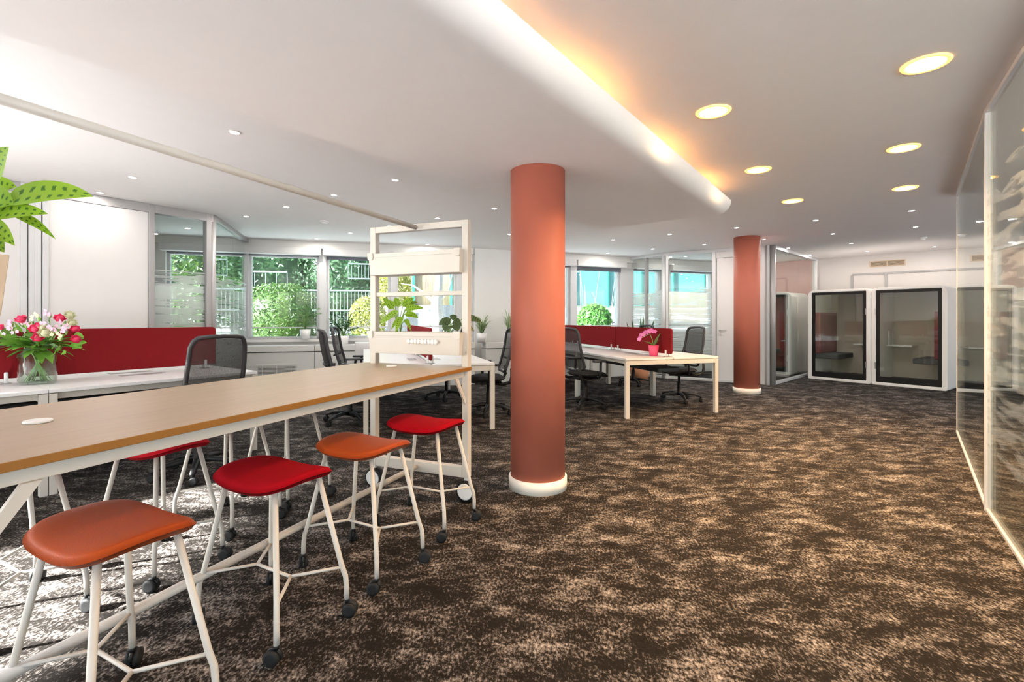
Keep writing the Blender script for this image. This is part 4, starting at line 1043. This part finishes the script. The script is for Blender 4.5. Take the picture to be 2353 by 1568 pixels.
# ================================================================== OUTSIDE
struct(MB().box((-40, -30, -.6), (30, 45, -.45)).build('ground', 'paving'), 'paved ground outside')
def cloud(name, label, cat, fn, n, size, mat, seed=1, core=None, corem='tree', kind=None, trunk=None):
    """plant built of many single leaves; fn gives a point and outward direction"""
    q = random.Random(seed); vs = []; fs = []; uv = []
    for k in range(n):
        p, d = fn(q); d = (Vector(d)+Vector((q.gauss(0,.5), q.gauss(0,.5), q.gauss(0,.5)))).normalized()
        a = d.cross(Vector((q.gauss(0,1), q.gauss(0,1), q.gauss(0,1)))).normalized(); b = d.cross(a); s_ = size*q.uniform(.6, 1.3); o = len(vs)
        p = Vector(p); vs += [p-a*s_, p-b*s_*.45+d*s_*.1, p+a*s_, p+b*s_*.45+d*s_*.1]; fs.append((o, o+1, o+2, o+3)); uv += [(0,0),(1,0),(1,1),(0,1)]
    root = thing(name, label, cat, (0,0,0))
    me = bpy.data.meshes.new('foliage'); me.from_pydata([tuple(v) for v in vs], [], fs); me.uv_layers.new(name='UVMap'); me.materials.append(M[mat])
    o = bpy.data.objects.new('foliage', me); C.objects.link(o); o.parent = root; o['kind'] = 'stuff'
    if core: core.build('foliage_core', corem, root)
    if trunk: MB().tube([(trunk[0], trunk[1], -.45), (trunk[0]+.05, trunk[1], trunk[2]*.5), trunk], [.16, .12, .07], 10).build('trunk', 'bark', root)
    return root
def ell(c, r, flat=4):
    c = Vector(c)
    def f(q):
        d = Vector((q.gauss(0,1), q.gauss(0,1), q.gauss(0,1))).normalized(); p = flat
        k = 1/((abs(d.x)**p+abs(d.y)**p+abs(d.z)**p)**(1/p)); s_ = q.uniform(.86, 1.03)
        return c+Vector((d.x*k*r[0], d.y*k*r[1], d.z*k*r[2]))*s_, d
    return f
def blob(c, r, seed=0, p=4):
    mb = MB(); n1, n2 = 14, 20; vs = []; fs = []
    for i in range(n1+1):
        for j in range(n2):
            th = math.pi*i/n1; ph = 2*math.pi*j/n2; d = Vector((math.sin(th)*math.cos(ph), math.sin(th)*math.sin(ph), math.cos(th)))
            k = 1/((abs(d.x)**p+abs(d.y)**p+abs(d.z)**p)**(1/p)); vs.append((c[0]+d.x*k*r[0]*.86, c[1]+d.y*k*r[1]*.86, c[2]+d.z*k*r[2]*.86))
    for i in range(n1):
        for j in range(n2): fs.append((i*n2+j, i*n2+(j+1) % n2, (i+1)*n2+(j+1) % n2, (i+1)*n2+j))
    return mb.add(vs, fs, True)
def outp(px, py, Y): return Vector((at(px, Y), Y, zz(py, Y)))
c = outp(648, 735, 11.6); cloud('clipped_hedge', 'rounded clipped green hedge outside the left window', 'hedge', ell((c.x, c.y, .75), (.72, .7, 1.28)), 9000, .034, 'hedge', 2, blob((c.x, c.y, .75), (.72, .7, 1.28)), 'hedge')
spots_ = [(600,620,15,1.9,1.9,'tall dark ivy tree behind the hedge, upper left of the window'),(705,640,15.5,1.7,2.0,'dark leafy tree behind the hedge near the window mullion'),(800,640,15,1.6,1.5,'leafy climber over the dark fence outside'),(440,620,14.5,1.6,1.2,'tree seen through the striped glass on the left'),(500,720,13.5,1.2,1.0,'low bushes seen through the striped glass')]
for k, (px, py, Y, rx, rz_, lb) in enumerate(spots_):
    c = outp(px, py, Y); cloud('garden_tree', lb, 'tree', ell(c, (rx, .9, rz_), 2.6), 5200, .075, 'tree' if k < 3 else 'hedge', 20+k, blob(c, (rx*.9, .8, rz_*.9), p=2.6), 'tree', trunk=tuple(c))
c = outp(845, 735, 11.8); cloud('yellow_shrub', 'sunlit yellow green shrub left of the planter frame, outdoors', 'shrub', ell(c, (.42, .4, .55), 2.2), 2200, .045, 'yellowleaf', 31, trunk=tuple(c))
c = outp(905, 655, 13.2); cloud('yellow_shrub', 'sunny yellow climbing shrub seen between the planter boxes', 'shrub', ell(c, (.45, .4, .6), 2.2), 2200, .05, 'yellowleaf', 32, trunk=tuple(c))
c = outp(800, 775, 11); cloud('yellow_shrub', 'low bushes under the yellow shrub outdoors', 'shrub', ell((c.x, c.y, .2), (.8, .4, .65), 2.4), 2200, .045, 'hedge', 33)
c = outp(1365, 735, 12.6); cloud('leafy_bush', 'glossy green bush outside the right window', 'shrub', ell(c, (.42, .4, .38), 2.2), 1500, .07, 'leafD', 34, trunk=tuple(c))
# white metal fence with dark gaps
def fence(label, p0, p1, z0, z1, n, mat='whitemetal', r=.008, rails=None, name='railing'):
    t = thing(name, label, 'fence', (p0.x, p0.y, z0)); d = (p1-p0); L = Vector((d.x, d.y, 0)).length; rz = math.atan2(d.y, d.x); t.rotation_euler = (0,0,rz)
    H = z1-z0
    bar = MB().box((-r, -r, 0), (r, r, H)).build('bar', mat, t)
    for k in range(1, n+1):
        b = bar.copy(); C.objects.link(b); b.parent = t; b.location = (L*k/n, 0, 0)
    for z in (rails or (0, H)): MB().box((0, -.02, z-.02), (L, .02, z+.02)).build('rail', mat, t)
    return t
fence('white metal bar fence behind the yellow shrub', Vector((at(690, 13.2), 13.2, 0)), Vector((at(872, 13.6), 13.6, 0)), -.45, zz(668, 13.4), 22, rails=(.75, 1.3, 1.9, zz(668, 13.4)+.45))
fence('upper white railing of the outdoor stairs', Vector((at(800, 14.0), 14.0, 0)), Vector((at(862, 14.2), 14.2, 0)), zz(640, 14), zz(606, 14), 8)
fence('white railing outside beyond the hedge', Vector((at(560, 13.6), 13.6, 0)), Vector((at(660, 13.8), 13.8, 0)), zz(700, 13.6), zz(624, 13.6), 4)
fence('dark stair railing seen through the striped glass', Vector((at(420, 15), 15, 0)), Vector((at(520, 16.5), 16.5, 0)), zz(625, 15.5), zz(580, 15.5), 7, mat='twig')
# bamboo fence with green posts
bf = thing('bamboo_fence', 'tan bamboo screen fence behind the planter boxes, outdoors', 'fence', (at(880, 14.2), 14.2, zz(702, 14.2)), R(4))
Lb = at(1052, 14.2)-at(880, 14.2); Hb = zz(600, 14.2)-zz(702, 14.2)
cane = MB().lathe([(.011, 0), (.011, Hb)], 6).build('cane', 'bamboo', bf)
nb = int(Lb/.024)
for k in range(1, nb):
    b = cane.copy(); C.objects.link(b); b.parent = bf; b.location = (k*.024, 0, 0)
for z in (.3, Hb-.35): MB().box((0, -.016, z), (Lb, -.012, z+.02)).build('wire', 'greenpost', bf)
for px in (950, 1036): x = at(px, 14.2)-at(880, 14.2); MB().box((x-.035, -.09, -.2), (x+.035, -.03, Hb+.1)).build('fence_post', 'greenpost', bf)
struct(MB().box((at(860, 14.6), 14.05, -.5), (at(1070, 14.6), 14.6, zz(702, 14.2))).build('garden_wall', 'concrete'), 'sunlit retaining wall below the bamboo fence')
# tree trunk
tt = thing('bare_tree', 'pale bare tree trunk outside between the planter boxes', 'tree', (at(1003, 12), 12, -.45))
MB().tube([(0,0,0), (-.02,0,.8), (.03,.02,1.5), (.0,0,2.0), (.06,0,2.6), (.03,.1,3.6)], [.20, .18, .16, .14, .10, .06], 14).build('trunk', 'bark', tt)
for pts in ([(0,0,2.0), (-.3,0,2.3), (-.6,.1,2.5), (-.9,.1,2.55)], [(.03,0,2.1), (.3,0,2.35), (.42,0,2.9)], [(.02,0,1.2), (.35,-.1,1.5), (.5,-.1,1.9), (.55,0,2.4)], [(0,0,1.4), (-.3,-.1,1.65), (-.5,0,1.7)], [(.02,0,1.0), (.3,-.1,1.2), (.42,-.1,1.45)]):
    MB().tube(pts, [.05, .035, .02, .008][:len(pts)] if len(pts) == 4 else [.05, .03, .01], 8).build('branch', 'bark', tt)
# teal screen panels and bare shrubs to the right
ts = thing('teal_screen', 'tall teal sheet screen outside the right windows', 'screen', (at(1240, 15.2), 15.2, zz(702, 15.2)), R(12))
w_t = 1.15
for k in range(8): MB().box((k*w_t, 0, 0), (k*w_t+w_t-.03, .05, 1.75 if k % 3 else 1.6)).build('sheet', 'teal', ts)
for k in range(9): MB().box((k*w_t-.035, -.04, -2.09), (k*w_t+.01, .0, 1.85)).build('fence_post', 'greenpost', ts)
struct(MB().box((at(1150, 14.5), 0, -.5), (at(1150, 14.5)+9, .3, zz(708, 14.5))).build('garden_wall', 'concrete', loc=(0, 14.3, 0), rz=R(0)), 'grey garden wall under the teal screen')
for (px, lb, sd) in ((1345, 'bare branching shrub by the left side of the right window', 4), (1400, 'bare branching shrub in the middle of the right window', 5)):
    q = random.Random(sd); t = thing('bare_shrub', lb, 'shrub', (at(px, 13.6), 13.6, -.45))
    for k in range(8):
        a = q.uniform(-.5, .5); h = q.uniform(2.4, 3.2)
        MB().tube([(q.uniform(-.08,.08), 0, 0), (a*.3, q.uniform(-.1,.1), h*.4), (a*.7, 0, h*.75), (a*1.1+q.uniform(-.1,.1), 0, h)], [.018, .014, .009, .004], 5).build('branch', 'twig', t)
fence('low dark railing outside the right window', Vector((at(1300, 13), 13, 0)), Vector((at(1440, 13.2), 13.2, 0)), zz(775, 13), zz(742, 13), 2, mat='twig')
# building far behind
bd = thing('apartment_block', 'pale building far behind the garden', 'building', (-14, 24, -.5), R(-8))
MB().box((0, 0, 0), (9, 6, 7)).build('wall', 'render', bd)
for k in range(4):
    for j in range(2): f_ = MB().box((.8+k*2.1, -.06, 1.6+j*2.8), (2.0+k*2.1, .02, 3.2+j*2.8)).build('window', 'lightalu', bd); MB().box((.9+k*2.1, -.07, 1.7+j*2.8), (1.9+k*2.1, -.055, 3.1+j*2.8)).build('pane', 'blind', f_)
